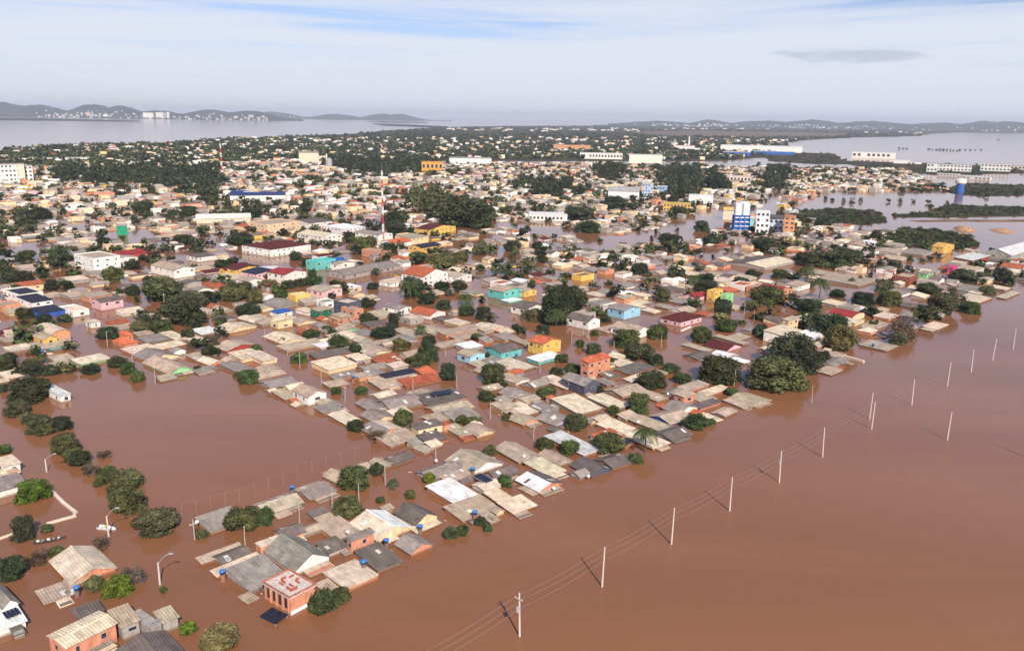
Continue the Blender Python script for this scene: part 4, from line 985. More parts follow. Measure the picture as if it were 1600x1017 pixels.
TREES = """
A 145 345 150 170 d;200 95 220 130 b;290 290 80 60 g;60 590 170 170 d;240 490 160 110 n;350 430 100 60 g;620 400 150 100 n;580 650 120 100 o;720 680 190 130 b;870 610 130 150 x;790 570 120 90 x;1165 920 110 90 b;1360 1032 240 190 o;960 310 270 190 o;800 170 220 170 o;1010 660 45 45 g
B 380 285 230 170 o;520 250 120 140 g;140 320 90 60 g;890 800 190 170 g;1000 720 130 100 g;1430 80 60 55 g;1245 100 60 35 g
C 180 360 270 170 d;100 440 150 100 o;240 550 160 130 o;375 530 130 100 d;400 670 180 140 o;480 745 150 110 d;670 820 110 90 g;630 700 110 75 n;770 890 220 130 o;760 1000 200 130 o;840 230 90 80 g;780 180 100 80 g;720 140 120 80 d;550 175 115 65 d;200 195 140 95 d;315 190 110 80 d;30 165 110 110 d;20 290 60 60 d;20 670 100 70 g;590 790 90 60 n
D 1070 500 200 160 g;1210 410 90 90 d;1310 490 65 80 p;1230 570 60 40 g;1410 550 60 65 g;1370 110 120 110 g;1080 140 120 80 d;1200 210 130 110 n
E 275 265 110 120 g;650 250 110 70 g;720 240 80 50 o;790 110 110 80 d;900 230 50 45 g;1145 90 110 80 g;1290 445 130 110 g;1140 395 120 60 g;900 640 90 90 g;430 615 80 80 b;560 950 110 80 g;630 930 90 80 g;320 705 60 60 g;1525 400 160 90 g;790 905 60 50 g
F 700 185 190 110 d;50 250 105 75 g;470 350 90 65 g;620 350 130 130 g;960 440 160 120 g;1050 410 80 50 g;440 580 200 120 g;600 640 110 60 g;655 590 130 200 p;1100 180 250 200 d;820 90 110 60 g;880 160 110 80 d;380 215 50 50 d;1190 235 90 60 g
G 340 200 110 70 g;510 260 130 100 g;605 290 80 80 d;780 180 150 60 d;840 140 80 110 d;880 280 100 100 o;1050 350 130 140 d;1170 465 120 130 d;1440 480 140 140 d;1410 580 100 75 g;260 345 110 70 g;1010 190 70 90 p;1060 250 90 80 d;600 765 90 80 d;490 535 70 50 g;640 540 90 60 g;1355 200 80 35 g;435 150 60 40 g;690 85 120 40 d;1530 700 50 50 g;1290 60 110 70 d;1390 85 110 90 d
H 420 290 200 230 d;540 200 160 180 d;440 230 180 220 d;430 280 110 130 p;1040 360 140 110 g;180 310 55 55 d;345 330 90 70 d;570 410 60 60 g;655 450 110 80 g;860 390 200 80 g;930 490 200 120 d;1040 520 90 80 d;465 500 90 60 g;430 575 90 55 g;535 560 110 60 g;1465 310 140 90 g;1320 380 140 110 g;1430 620 260 170 d;1200 630 110 70 d;1120 560 80 60 d;1080 140 90 110 o;1350 60 150 60 d;1450 210 100 110 d;60 620 120 120 d;280 230 150 50 o;660 335 60 40 g;730 250 80 40 g
I 370 140 140 110 d;160 110 110 70 g;695 255 135 120 g;810 165 110 60 d;60 250 130 90 d;150 245 120 80 d;910 260 80 65 d;1000 380 260 180 o;1150 520 240 200 d;1170 420 200 130 o;810 330 90 80 d;310 300 90 80 d;415 275 60 50 d;230 290 70 50 d;150 470 110 80 d;270 500 100 70 d;395 490 90 60 g;980 550 150 80 g;860 540 120 70 o;660 580 140 60 d;1410 370 150 120 o;1350 510 80 60 g;1150 600 90 80 d;1300 660 100 110 n;1270 340 80 50 d;1545 360 80 100 d;1350 150 100 50 d;260 740 60 70 p;1180 660 90 70 n
J 60 510 180 120 o;150 520 100 80 o;310 510 80 65 g;420 430 80 60 d;510 410 120 50 g;400 270 80 70 d;470 305 90 60 d;500 360 60 45 g;820 220 180 110 o;970 210 110 60 d;1110 500 150 150 d;1100 510 100 140 p;1290 460 100 70 d;1400 460 100 80 d;1150 270 110 60 d;1390 280 130 80 o;1530 240 110 90 o;1010 120 130 110 d;1200 540 110 80 d;1300 570 100 70 d;1440 600 100 80 g;840 560 100 80 d;870 440 80 40 d;110 600 150 70 d;1170 140 70 50 d;890 360 60 60 p;1440 540 90 80 p;60 180 160 100 d;350 440 90 60 d;230 430 120 50 o;640 420 70 40 d
K 240 190 130 90 d;620 290 220 90 g;340 370 110 100 d;370 470 140 90 g;230 540 150 100 g;580 500 90 90 d;330 780 260 170 d;800 720 350 250 d;680 840 380 230 o;860 740 180 180 d;1080 600 200 190 o;1000 470 260 80 d;1450 540 200 200 n;1420 550 120 90 o;890 350 160 90 d;940 270 100 150 p;1210 300 150 80 d;1380 320 140 110 o;1050 260 100 60 d;700 135 110 45 g;860 160 100 110 p;540 130 100 50 d;1050 50 240 60 d;460 180 100 45 d;170 180 90 70 p
L 80 340 220 90 d;620 350 70 50 g;480 410 80 80 d;410 600 150 110 o;760 620 180 110 d;890 790 240 200 o;1110 775 170 110 g;1350 520 150 130 d;1040 510 220 90 d;1240 620 130 80 o;450 700 200 120 o;250 680 130 90 d;40 640 90 70 d;1200 500 130 70 o;350 180 90 90 d;960 640 120 110 n
X 30 648 30 24 o;48 664 30 24 o;70 682 28 22 o;92 702 28 22 o;112 722 28 22 o;140 745 30 24 n;160 760 30 24 o;182 780 32 24 o;204 798 32 26 o;330 560 30 20 d;730 345 90 26 d;705 343 45 22 d;760 344 40 24 d;880 505 40 60 d;295 343 30 22 d;222 333 34 22 d;60 348 40 26 d;395 345 34 20 d;960 328 44 22 d;1060 340 30 18 d;905 345 44 20 d;918 364 40 18 d;838 390 20 14 d;1045 385 36 22 d;1097 364 26 20 d;1110 385 30 18 d;1195 390 40 20 d;1285 355 30 16 d;1330 410 40 20 d;1260 415 44 20 d;1120 300 40 30 d;285 385 34 20 d;620 350 40 20 d;690 420 50 24 o;800 395 30 20 d;1000 430 30 20 d
"""
for ln in TREES.strip().splitlines():
    r, body = ln[0], ln[2:]
    for it in body.split(';'):
        t = it.split(); x, y, w_, h_ = (float(v) for v in t[:4]); k = REG[r][2]
        tree(*px(r, x, y), w_ / k, h_ / k, t[4])
# ------------------------------------------------------------------ landmark buildings farther off
def bld(name, xl, xr, yb, ht, dep_m, wall, roof, label, cat='building', rot=0.0, rows=0, cols=0, roofh=0.0, extra=None):
    p = P((xl + xr) / 2, yb); s = depth(p) / F_PX; hw = (xr - xl) * s / 2; h = ht * s; view = math.atan2(p[1], p[0]) - PI / 2
    root = empty(name, (p[0], p[1], 0), view + rot); m = MB(); m.box(-hw, hw, 0, dep_m, -.5, h, wall); m.build('wall', M_WALL, root)
    m = MB()
    if roofh: m.slab([(-hw - .5, -.6, h), (hw + .5, -.6, h), (hw + .5, dep_m / 2, h + roofh), (-hw - .5, dep_m / 2, h + roofh)], .2, roof); m.slab([(hw + .5, dep_m + .6, h), (-hw - .5, dep_m + .6, h), (-hw - .5, dep_m / 2, h + roofh), (hw + .5, dep_m / 2, h + roofh)], .2, roof)
    else: m.box(-hw - .3, hw + .3, -.3, dep_m + .3, h + .003, h + .5, roof)
    m.build('roof', M_ROOF, root)
    for i in range(rows):
        for j in range(cols):
            if random.random() < .12: continue
            o = link('window', WIN_ME, root, (-hw + (j + .5) * 2 * hw / cols, 0, h * (i + .6) / rows)); o.scale = (2 * hw / cols * .6, 2, h / rows * .45); link('pane', PANE_ME, o)
    tag(root, label, cat); OCC.append((p[0] - math.sin(view) * dep_m / 2, p[1] + math.cos(view) * dep_m / 2, hw, dep_m / 2, view)); return root, s, hw, h
WH = (.78, .76, .72); CRM = (.70, .60, .46); GR = (.34, .32, .30); BL = (.04, .13, .42)
bld('apartment_block', -6, 31, 285, 27, 22, WH, GR, 'white apartment block with four rows of windows at the left edge', rows=4, cols=7)
bld('apartment_block', 31, 40, 285, 28, 12, CRM, GR, 'cream stair tower of the apartments at the left edge')
bld('apartment_block', 40, 52, 284, 24, 20, WH, GR, 'narrow white apartment wing beside the cream stair tower', rows=4, cols=2)
bld('long_building', 70, 137, 255, 8, 20, WH, GR, 'long low white building with a window row before the far woods', rows=1, cols=12)
bld('shed', 310, 390, 349, 8, 16, CRM, (.75, .70, .60), 'long cream shed roof in the dense far quarter', roofh=3)
bld('shop', 184, 199, 368, 15, 10, (.02, .30, .16), GR, 'vivid green cube building among terracotta roofs')
bld('shop', 362, 445, 315, 10, 34, WH, (.03, .05, .16), 'broad white hall with dark blue roof', roofh=2)
bld('sign_board', 364, 390, 303, 4.5, 1.0, (.02, .03, .22), BL, 'deep blue sign board above the broad white hall', 'sign')
bld('grain_store', 468, 498, 256, 17, 26, CRM, (.30, .27, .20), 'tall blank cream block beside the metal silo', roofh=2)
bld('office_building', 659, 692, 269, 15, 24, (.72, .33, .05), (.6, .28, .06), 'bright orange office building with dark window strip', rows=1, cols=5)
bld('warehouse', 702, 768, 258, 10, 50, WH, GR, 'white warehouse with a pale roof behind the orange building')
bld('warehouse', 906, 972, 249, 8.5, 45, (.76, .77, .66), (.7, .7, .66), 'long white warehouse with a dotted window row', rows=1, cols=14)
bld('warehouse', 983, 1034, 256, 13, 40, (.75, .72, .62), (.7, .68, .6), 'blank cream warehouse beside the long white one')
bld('warehouse', 865, 922, 236, 6, 50, (.62, .36, .2), (.62, .30, .14), 'long orange-roofed works before the far woods', roofh=5)
bld('factory', 1053, 1085, 236, 8, 30, (.7, .68, .66), (.60, .12, .08), 'red-topped factory at the foot of the white chimney')
bld('warehouse', 1127, 1250, 238, 9, 80, WH, (.74, .74, .72), 'huge white warehouse beside the right-hand water')
bld('warehouse', 1130, 1172, 244, 6, 20, BL, WH, 'blue loading hall before the huge white warehouse')
bld('warehouse', 1178, 1240, 242, 5, 20, BL, WH, 'second blue loading hall before the huge white warehouse')
bld('flooded_store', 1333, 1396, 248, 9, 40, WH, (.70, .66, .58), 'pale flat-roofed store standing alone in the open lake', rows=1, cols=9)
bld('shed', 1397, 1421, 256, 5, 15, WH, WH, 'plain white shed on the bank past the store in the lake')
bld('shed', 1423, 1439, 257, 4, 15, WH, GR, 'smaller white shed on the bank past the store in the lake')
bld('school_building', 1448, 1463, 269, 13, 20, WH, GR, 'square white end block of the riverside complex', rows=2, cols=3)
bld('school_building', 1464, 1514, 268, 10, 20, WH, GR, 'long white two-storey block of the riverside complex', rows=2, cols=10)
bld('school_building', 1534, 1575, 268, 11, 20, WH, (.5, .42, .36), 'white block with two dark window strips on the far right bank', rows=2, cols=8)
bld('school_building', 1580, 1606, 266, 6, 20, CRM, GR, 'low cream building on the far right bank', rows=1, cols=5)
for i, (a, b, c_) in enumerate(((1465, 1496, 276), (1496, 1530, 279), (1505, 1545, 281))):
    bld('covered_walk', a, b, c_, 4, 8, WH, (.8, .79, .76), ['first', 'second', 'third'][i] + ' white covered walkway sloping from the riverside complex', rot=-.25, rows=1, cols=7)
bld('sports_hall', 950, 998, 313, 14, 34, WH, (.38, .37, .36), 'white sports hall with a broad grey roof', roofh=4)
bld('apartment_block', 1003, 1020, 306, 18, 16, (.42, .52, .66), (.5, .5, .5), 'blue-grey apartment block beside the sports hall', rows=4, cols=4)
bld('apartment_block', 1026, 1042, 304, 12, 14, (.25, .40, .62), (.5, .5, .5), 'bluer low apartment block beside the sports hall', rows=2, cols=4)
bld('shop', 1036, 1078, 331, 12, 16, (.70, .42, .07), (.6, .4, .12), 'wide golden yellow two-storey building', rows=2, cols=8)
bld('warehouse', 1076, 1113, 322, 15, 20, WH, WH, 'white windowless hall next to the golden building')
bld('shop', 826, 886, 346, 9, 26, WH, (.74, .72, .7), 'white flat-roofed hall at the flooded basin', rows=1, cols=10)
bld('warehouse', 1130, 1168, 345, 16, 18, CRM, (.66, .46, .16), 'cream hall with straw-yellow roof behind the blue silo', roofh=2)
bld('apartment_block', 1224, 1240, 367, 28, 10, (.62, .27, .12), (.5, .2, .1), 'narrow tall orange building near the blue silo', rows=4, cols=2)
bld('house', 1201, 1222, 362, 20, 10, (.55, .66, .8), (.09, .08, .08), 'pale blue gabled house near the blue silo', cat='house', roofh=3, rows=2, cols=3)
bld('warehouse', 1180, 1200, 366, 34, 12, (.74, .76, .8), WH, 'white tank house with round holes beside the blue silo', rows=4, cols=3)
bld('shop', 1167, 1177, 356, 15, 8, (.25, .58, .66), WH, 'small cyan block between the silo and the tank house')
bld('warehouse', 1130, 1172, 286, 10, 20, (.72, .6, .52), (.66, .5, .42), 'wide pinkish block in the pale far quarter', rows=1, cols=8)
bld('house', 186, 208, 322, 11, 10, CRM, GR, 'cream hall with broad gable front in the far left quarter', cat='house', roofh=3)
# silo tower: white cylinders over blue frame
p = P(1156.5, 362); s = depth(p) / F_PX; root = empty('silo_tower', (p[0], p[1], 0)); r = 12.5 * s / 2 * .98
for i, dx in enumerate((-1, 1)):
    m = MB(); m.cyl(dx * r, 0, 26 * s, 44 * s, r, r, 16); m.build('silo', flat_mat('silo_white', (.78, .79, .8), .5), root)
for lv in range(4):
    m = MB(); m.box(-2 * r, 2 * r, -r, r, lv * 6.5 * s + 2 * s, lv * 6.5 * s + 3.4 * s, (.8, .8, .8)); m.build('platform', M_WALL, root)
for i in range(4):
    m = MB(); x = -2 * r + .4 + i * (4 * r - .8) / 3; m.box(x - .45, x + .45, -r - .1, r + .1, -.5, 26 * s, BL); m.build('column', M_WALL, root)
m = MB(); m.box(-2 * r + .6, 2 * r - .6, -r * .6, r * .6, -.5, 26 * s, BL); m.build('core', M_WALL, root)
for i in range(3):
    m = MB(); x = -2 * r + i * 2 * r; m.box(x - .18, x + .18, -r - .15, -r + .05, 26 * s, 44 * s, BL); m.build('ladder', M_WALL, root)
tag(root, 'tall silo tower, white cylinders on a bright blue frame', 'silo'); OCC.append((p[0], p[1], 2 * r, r, 0))
p = P(1499, 303); s = depth(p) / F_PX; root = empty('water_tower', (p[0], p[1], 0))
m = MB(); lathe(m, [(6 * s, -.5), (6 * s, 15 * s)], 18, BL); m.build('shaft', M_WALL, root)
m = MB(); lathe(m, [(6.2 * s, 15 * s), (8 * s, 17 * s), (8 * s, 21 * s), (5 * s, 23 * s), (1, 23.5 * s)], 18, WH); m.build('tank', M_WALL, root)
tag(root, 'round water tower with blue shaft and white tank on the right bank', 'water tower')
p = P(163, 252); s = depth(p) / F_PX; root = empty('water_tower', (p[0], p[1], 0))
m = MB(); lathe(m, [(2.2 * s, -.5), (2.2 * s, 9 * s)], 14, CRM); m.build('shaft', M_WALL, root)
m = MB(); lathe(m, [(2.4 * s, 9 * s), (5.4 * s, 11 * s), (5.4 * s, 15 * s)], 14, (.66, .60, .26)); m.build('tank', M_WALL, root)
tag(root, 'yellowish cup-shaped water tower among the far left trees', 'water tower')
p = P(515, 265); s = depth(p) / F_PX; root = empty('grain_silo', (p[0], p[1], 0))
m = MB(); lathe(m, [(4.5 * s, -.5), (4.5 * s, 15 * s)], 16); m.build('barrel', M_STEEL, root); m = MB(); lathe(m, [(4.7 * s, 15 * s), (.4, 18 * s)], 16); m.build('cone_top', M_STEEL, root)
m = MB(); m.box(-5 * s, -3 * s, -1, 1, -.5, 24 * s, CRM); m.build('elevator', M_WALL, root)
tag(root, 'grey metal grain silo with cone top and slim elevator', 'silo')
p = P(1076, 231); s = depth(p) / F_PX; m = MB(); lathe(m, [(1.6 * s, -.5), (1.2 * s, 17 * s)], 12, WH); tag(m.build('chimney', M_WALL, None, (p[0], p[1], 0)), 'slim white factory chimney before the far woods', 'chimney')
def mast(x, yb, yt, wpx, label):
    p = P(x, yb); s = depth(p) / F_PX; h = (yb - yt) * s; root = empty('lattice_mast', (p[0], p[1], 0)); n = 8
    for i in range(n):
        z0, z1 = h * i / n, h * (i + 1) / n; r0 = wpx * s / 2 * (1 - .55 * i / n); r1 = wpx * s / 2 * (1 - .55 * (i + 1) / n); m = MB(); c = (.55, .07, .05) if i % 2 == 0 else (.75, .74, .72)
        cs = [(1, 1), (1, -1), (-1, -1), (-1, 1)]; t = .12 * s + .10
        for k in range(4):
            a, b = cs[k], cs[(k + 1) % 4]; m.tube([(a[0] * r0, a[1] * r0, z0), (a[0] * r1, a[1] * r1, z1)], t, 4, c)
            m.tube([(a[0] * r0, a[1] * r0, z0), (b[0] * r1, b[1] * r1, z1)], t * .7, 4, c); m.tube([(b[0] * r0, b[1] * r0, z0), (a[0] * r1, a[1] * r1, z1)], t * .7, 4, c)
        m.build('mast_section', M_WALL, root)
    m = MB(); m.cyl(0, 0, h, h * 1.08, .1, .06, 6); m.build('antenna', M_STEEL, root)
    tag(root, label, 'mast')
mast(599, 377, 268, 2.4, 'tall red and white lattice mast in the middle of town')
mast(347.5, 280, 226, 2.2, 'shorter red and white lattice mast on the far left')
#@@PART3
# ------------------------------------------------------------------ the rest of the town
TOWN = [(-40, 262), (300, 246), (700, 240), (1000, 238), (1130, 246), (1240, 250), (1300, 259), (1420, 268), (1482, 299), (1385, 300), (1290, 301), (1225, 326), (1300, 352), (1385, 362), (1400, 384), (1470, 392), (1530, 392), (1640, 396), (1640, 442), (1595, 452),
        (1500, 488), (1450, 512), (1340, 556), (1290, 545), (1180, 545), (1090, 540), (900, 520), (760, 548), (560, 548), (330, 562), (210, 588), (110, 582), (-40, 600)]
GAPS = [([(118, 470), (150, 512), (185, 560), (205, 590)], 11), ([(405, 515), (470, 565), (502, 592), (540, 612)], 9), ([(360, 396), (436, 408), (495, 428), (592, 438), (615, 463), (640, 480)], 15), ([(765, 475), (845, 505), (925, 532), (1030, 548)], 14), ([(1036, 505), (1087, 578)], 16),
        ([(800, 352), (880, 362), (960, 375), (1050, 368), (1110, 342), (1150, 328)], 26), ([(860, 380), (940, 386)], 16), ([(1195, 335), (1226, 272)], 11), ([(0, 392), (30, 386)], 25), ([(676, 540), (717, 592)], 10), ([(1165, 425), (1235, 418), (1300, 428)], 14), ([(1130, 470), (1225, 455), (1290, 455)], 12),
        ([(1330, 470), (1380, 478)], 12), ([(1440, 415), (1490, 405)], 12), ([(700, 480), (765, 470)], 12), ([(205, 360), (222, 372)], 12), ([(290, 372), (330, 378)], 12), ([(130, 480), (215, 470), (250, 440)], 12), ([(1100, 395), (1180, 392)], 12), ([(500, 340), (780, 352)], 7), ([(520, 300), (760, 318)], 7), ([(655, 395), (760, 372)], 8)]
GAPS = [([tuple(P(*q)[:2]) for q in pl], w_) for pl, w_ in GAPS]
GROVES = [([(515, 236), (585, 228), (668, 232), (672, 268), (600, 272), (520, 266)], 'd'), ([(80, 268), (340, 262), (345, 288), (200, 292), (90, 284)], 'd'), ([(300, 292), (345, 286), (342, 318), (300, 312)], 'd'), ([(1045, 262), (1100, 268), (1105, 302), (1050, 312), (1035, 285)], 'd'), ([(945, 258), (972, 258), (968, 284), (948, 284)], 'd'),
          ([(812, 290), (880, 282), (905, 304), (850, 312)], 'd'), ([(650, 298), (690, 310), (690, 340), (648, 338)], 'o'), ([(1196, 290), (1206, 262), (1232, 262), (1214, 300)], 'd')]
def hcode(x, y): return int(x // 12), int(y // 12)
HASH = {}
def occ_add(o):
    x, y, hx, hy, rz = o; R = max(hx, hy) + 6
    for i in range(int((x - R) // 12), int((x + R) // 12) + 1):
        for j in range(int((y - R) // 12), int((y + R) // 12) + 1): HASH.setdefault((i, j), []).append(o)
for o in OCC: occ_add(o)
OCC_N = len(OCC)
def free(x, y, r):
    for ox, oy, hx, hy, rz in HASH.get(hcode(x, y), ()):
        dx, dy = x - ox, y - oy; c, s = math.cos(rz), math.sin(rz); a, b = dx * c + dy * s, -dx * s + dy * c
        if abs(a) < hx + r and abs(b) < hy + r: return False
    return True
def in_gap(x, y): return any(segdist((x, y), a, b) < w_ for pl, w_ in GAPS for a, b in zip(pl, pl[1:]))
far_h = MB(); LV = []; LC = []
TINY = [crown_mesh('t', 300 + i, 9, 11, .20, lo=.34, hi=.52).reshape(-1, 3) for i in range(5)]
TINY2 = [crown_mesh('t', 320 + i, 6, 6, .34, lo=.36, hi=.55).reshape(-1, 3) for i in range(4)]
def soft_tree(x, y, r, h, tone, tiny=False, z0=-.6):
    V = random.choice(TINY2 if tiny else TINY); a = random.uniform(0, 6.28); c, s = math.cos(a), math.sin(a)
    X = V[:, 0] * c - V[:, 1] * s; Y = V[:, 0] * s + V[:, 1] * c; LV.append(np.stack([x + X * r, y + Y * r, z0 + (V[:, 2] * .5 + .46) * h], 1))
    col = jit(TONE[tone][0], .3); LC.append(np.tile((*col, 1), (len(V), 1)))
def soft_house(x, y, hx, hy, rz, ty, wc, rc, ze, rise, z0=0.0):
    a, b = house_mesh(hx, hy, ty, ze, rise, wc, rc, th=.15); c, s = math.cos(rz), math.sin(rz)
    for m in (a, b):
        n = len(far_h.v); far_h.v += [(x + v[0] * c - v[1] * s, y + v[0] * s + v[1] * c, v[2] + z0) for v in m.v]; far_h.f += [tuple(i + n for i in f) for f in m.f]; far_h.c += m.c
RW = ['l'] * 10 + ['g'] * 9 + ['c'] * 5 + ['t'] * 2 + ['w'] * 2 + ['d'] * 5 + ['m']
RWF = ['c'] * 5 + ['l'] * 8 + ['t'] * 3 + ['w'] * 3 + ['g'] * 8 + ['d'] * 4
WWF = ['w'] * 14 + ['c'] * 9 + ['g'] * 13 + ['p', 'y', 'k', 'k', 'k']
U = np.array([math.cos(PI / 4), math.sin(PI / 4)]); Vv = np.array([-U[1], U[0]])
n_ind = 0
def TREEP(x, y, qy):
    f = math.sin(x * .021 + 1.3) * math.sin(y * .017) + .6 * math.sin(x * .047 + y * .039); return min(.85, max(.16, .37 + .25 * f + (.07 if qy < 330 else 0)))
for iu in range(-60, 260):
    for iv in range(-90, 260):
        b = U * iu * 12.5 + Vv * iv * 11.0
        if not (240 < b[1] < 1700): continue
        x, y = b[0] + random.uniform(-2, 2), b[1] + random.uniform(-2, 2); qx, qy = PJ((x, y, 0))
        if not (-30 < qx < 1630) or not inpoly(qx, qy, TOWN): continue
        jx, jy = qx + random.gauss(0, 9), qy + random.gauss(0, 3.2); g = next((t for pl, t in GROVES if inpoly(jx, jy, pl)), None)
        if g and random.random() < .78: soft_tree(x, y, random.uniform(4.5, 9), random.uniform(7, 17), g); continue
        if iu % 6 == 0 and random.random() < .8 or iv % 9 == 0 and random.random() < .7: 
            if random.random() < .30: soft_tree(x, y, random.uniform(2, 3.5), random.uniform(3.5, 6), random.choice('ddg'))
            continue
        if in_gap(x, y): continue
        if random.random() < TREEP(x, y, qy):
            if free(x, y, 1.0):
                rr = random.uniform(2.8, 6.2)
                soft_tree(x, y, rr, rr * random.uniform(1.1, 1.8), random.choice('dddgo'))
            continue
        hx, hy = random.uniform(3.0, 5.8), random.uniform(2.8, 4.6)
        if qy < 330 and random.random() < .12: hx *= 1.9; hy *= 1.5
        if not free(x, y, min(hx, hy) * .75):
            hx, hy = 2.6, 2.3
            if not free(x, y, 1.6): continue
        far = qy < 330; ty = random.choice(('gu', 'gv', 'gv', 'm', 'm', 'h', 'f') if not far else ('gu', 'gv', 'gv', 'm', 'h', 'f', 'f')); rk = random.choice(RWF if far else RW); wk = random.choice(WWF)
        ze = random.choice((.4, .7, .9, 1.2, 1.6, 2.6)) if not far else random.choice((1.6, 2.2, 2.8, 2.8, 5.2)); 
        if ty == 'f': ze = max(ze, 2.6)
        rise = random.uniform(.5, 1.3); rz = PI / 4 + random.uniform(-.06, .06)
        o = (x, y, hx, hy, rz)
        if qy > 470 and n_ind < 45: n_ind += 1; make_house(x, y, hx, hy, rz, ty, wk, rk, min(ze, 1.6) if ty != 'f' else ze, rise)
        else:
          if random.random() < .6:
            a_ = random.uniform(0, 6.28); k_ = random.uniform(.4, .7); soft_house(x + math.cos(a_) * hx, y + math.sin(a_) * hy, hx * k_, hy * k_ * 1.1, rz, random.choice(('m', 'm', 'gu')), jit(WALLL[random.choice(WWF)], .08), [jit(ROOFL[random.choice(RW)], .2)], ze * random.uniform(.5, .8), .4)
          soft_house(x, y, hx, hy, rz, ty, jit(WALLL[wk], .08), [jit(ROOFL[rk], .15)], ze, rise)
        occ_add(o)
# sheds and lean-tos packed between the near houses
NEARP = [[(215, 590), (330, 565), (400, 545), (470, 600), (530, 640), (598, 690), (575, 692), (480, 650), (400, 605), (350, 577), (240, 597)], [(420, 530), (560, 500), (670, 545), (705, 600), (560, 600), (512, 598)], [(555, 640), (600, 615), (708, 614), (765, 675), (650, 700), (612, 682)],
         [(705, 545), (760, 555), (830, 600), (930, 595), (1040, 640), (1000, 652), (850, 680), (795, 660), (750, 612)], [(680, 735), (760, 702), (860, 692), (1000, 668), (1036, 690), (900, 755), (830, 785), (760, 825), (700, 800)], [(320, 885), (400, 852), (500, 806), (600, 795), (655, 840), (600, 890), (520, 910), (410, 925)],
         [(1000, 600), (1120, 622), (1185, 625), (1110, 655), (1040, 650)], [(920, 520), (1030, 555), (1120, 580), (1000, 600), (940, 580)], [(0, 560), (110, 560), (120, 580), (60, 590), (0, 600)], [(1180, 540), (1330, 540), (1330, 562), (1290, 580), (1200, 560)]]
n_near = 0
for iu in range(-40, 80):
    for iv in range(-10, 80):
        b = U * iu * 6.2 + Vv * iv * 5.6; x, y = b[0] + random.uniform(-1.5, 1.5), b[1] + random.uniform(-1.5, 1.5)
        if not 120 < y < 420: continue
        qx, qy = PJ((x, y, 0))
        if not any(inpoly(qx, qy, pl) for pl in NEARP) or in_gap(x, y): continue
        for sz_ in (3.4, 2.6, 1.9, 1.4):
            if free(x, y, sz_ * .72): break
        else: continue
        if random.random() < .12: soft = random.choice('dgo'); o_ = PJ((x, y, 0)); s_ = F_PX / depth((x, y, 0)); tree(o_[0], o_[1] + 4, sz_ * 2.2 * s_, sz_ * 1.6 * s_, soft); occ_add((x, y, sz_, sz_, 0)); continue
        hx, hy = sz_ * random.uniform(.85, 1.3), sz_ * random.uniform(.7, 1.05); rz = PI / 4 + random.uniform(-.05, .05)
        make_house(x, y, hx, hy, rz, random.choice(('m', 'gu', 'gu', 'gv')), random.choice('kgggcckw'), random.choice('lllggdcct'), random.uniform(.35, 1.1), random.uniform(.45, .95), near=sz_ > 2, name='shed', cat='shed', group='sheds and lean-tos between the houses', desc=None); occ_add((x, y, hx, hy, rz)); n_near += 1
print('near sheds', n_near, 'mid houses', n_ind)
deb = MB()
for _ in range(420):
    o = random.choice(OCC[:300]); a = random.uniform(0, 6.28); R = max(o[2], o[3]) + random.uniform(.3, 3.5); x, y = o[0] + R * math.cos(a), o[1] + R * math.sin(a); L, w_ = random.uniform(.2, 1.3), random.uniform(.1, .4); c, s_ = math.cos(a * 3), math.sin(a * 3)
    deb.slab([(x + c * i * L - s_ * j * w_, y + s_ * i * L + c * j * w_, .05) for i, j in ((-.5, -.5), (.5, -.5), (.5, .5), (-.5, .5))], .08, random.choice(((.5, .42, .32), (.6, .56, .5), (.10, .08, .05), (.05, .06, .03), (.25, .18, .12))))
tag(deb.build('debris', M_FAR), 'floating planks and litter drifting between the houses', 'debris', kind='stuff')
# far land: woods and scattered roofs
FAR = [(0, 238), (100, 228), (250, 225), (340, 218), (430, 215), (540, 211), (610, 205), (700, 200), (800, 198), (960, 196), (1150, 199), (1270, 201), (1420, 203.5), (1440, 212), (1350, 214), (1262, 218), (1225, 223), (1240, 236), (1130, 250), (1000, 249), (700, 249), (300, 255), (0, 268)]
FIELD = [(985, 206), (1100, 205), (1240, 207), (1330, 209), (1310, 213.5), (1180, 214), (1060, 213), (1000, 211)]
def far_roof(qx, qy, f=1.0, white=.6):
    p = P(qx, qy); d = depth(p) / F_PX; k = max(1, d / 1.9) * f
    soft_house(p[0], p[1], random.uniform(5, 9) * k, random.uniform(5, 8), random.uniform(-.4, .9), random.choice(('gu', 'gv', 'f')), jit(WALLL['w'] if random.random() < white else WALLL['c'], .1), [jit(ROOFL[random.choice('wcctl')], .12)], random.uniform(3.5, 7), 1.6, .3)
n = 0
while n < 6500:
    qx, qy = random.uniform(-20, 1600), random.uniform(196, 262)
    if not inpoly(qx, qy, FAR) or inpoly(qx, qy, FIELD): continue
    n += 1; p = P(qx, qy); d = depth(p) / F_PX; k = max(1, d / 2.2) ** .6
    if qy > 215 and random.random() < .12: far_roof(qx, qy); continue
    soft_tree(p[0], p[1], random.uniform(6, 11) * k, random.uniform(8, 14), random.choice('dddgo'), True)
for x0, x1, y0, y1, n in ((700, 800, 200, 206, 26), (830, 1000, 201, 206, 46), (400, 660, 216, 232, 50), (680, 900, 216, 238, 50), (1000, 1240, 216, 236, 40), (0, 340, 236, 258, 40), (1020, 1200, 200.5, 203, 14), (1340, 1450, 206, 210, 10)):
    for _ in range(n): far_roof(random.uniform(x0, x1), random.uniform(y0, y1), .8, .8)
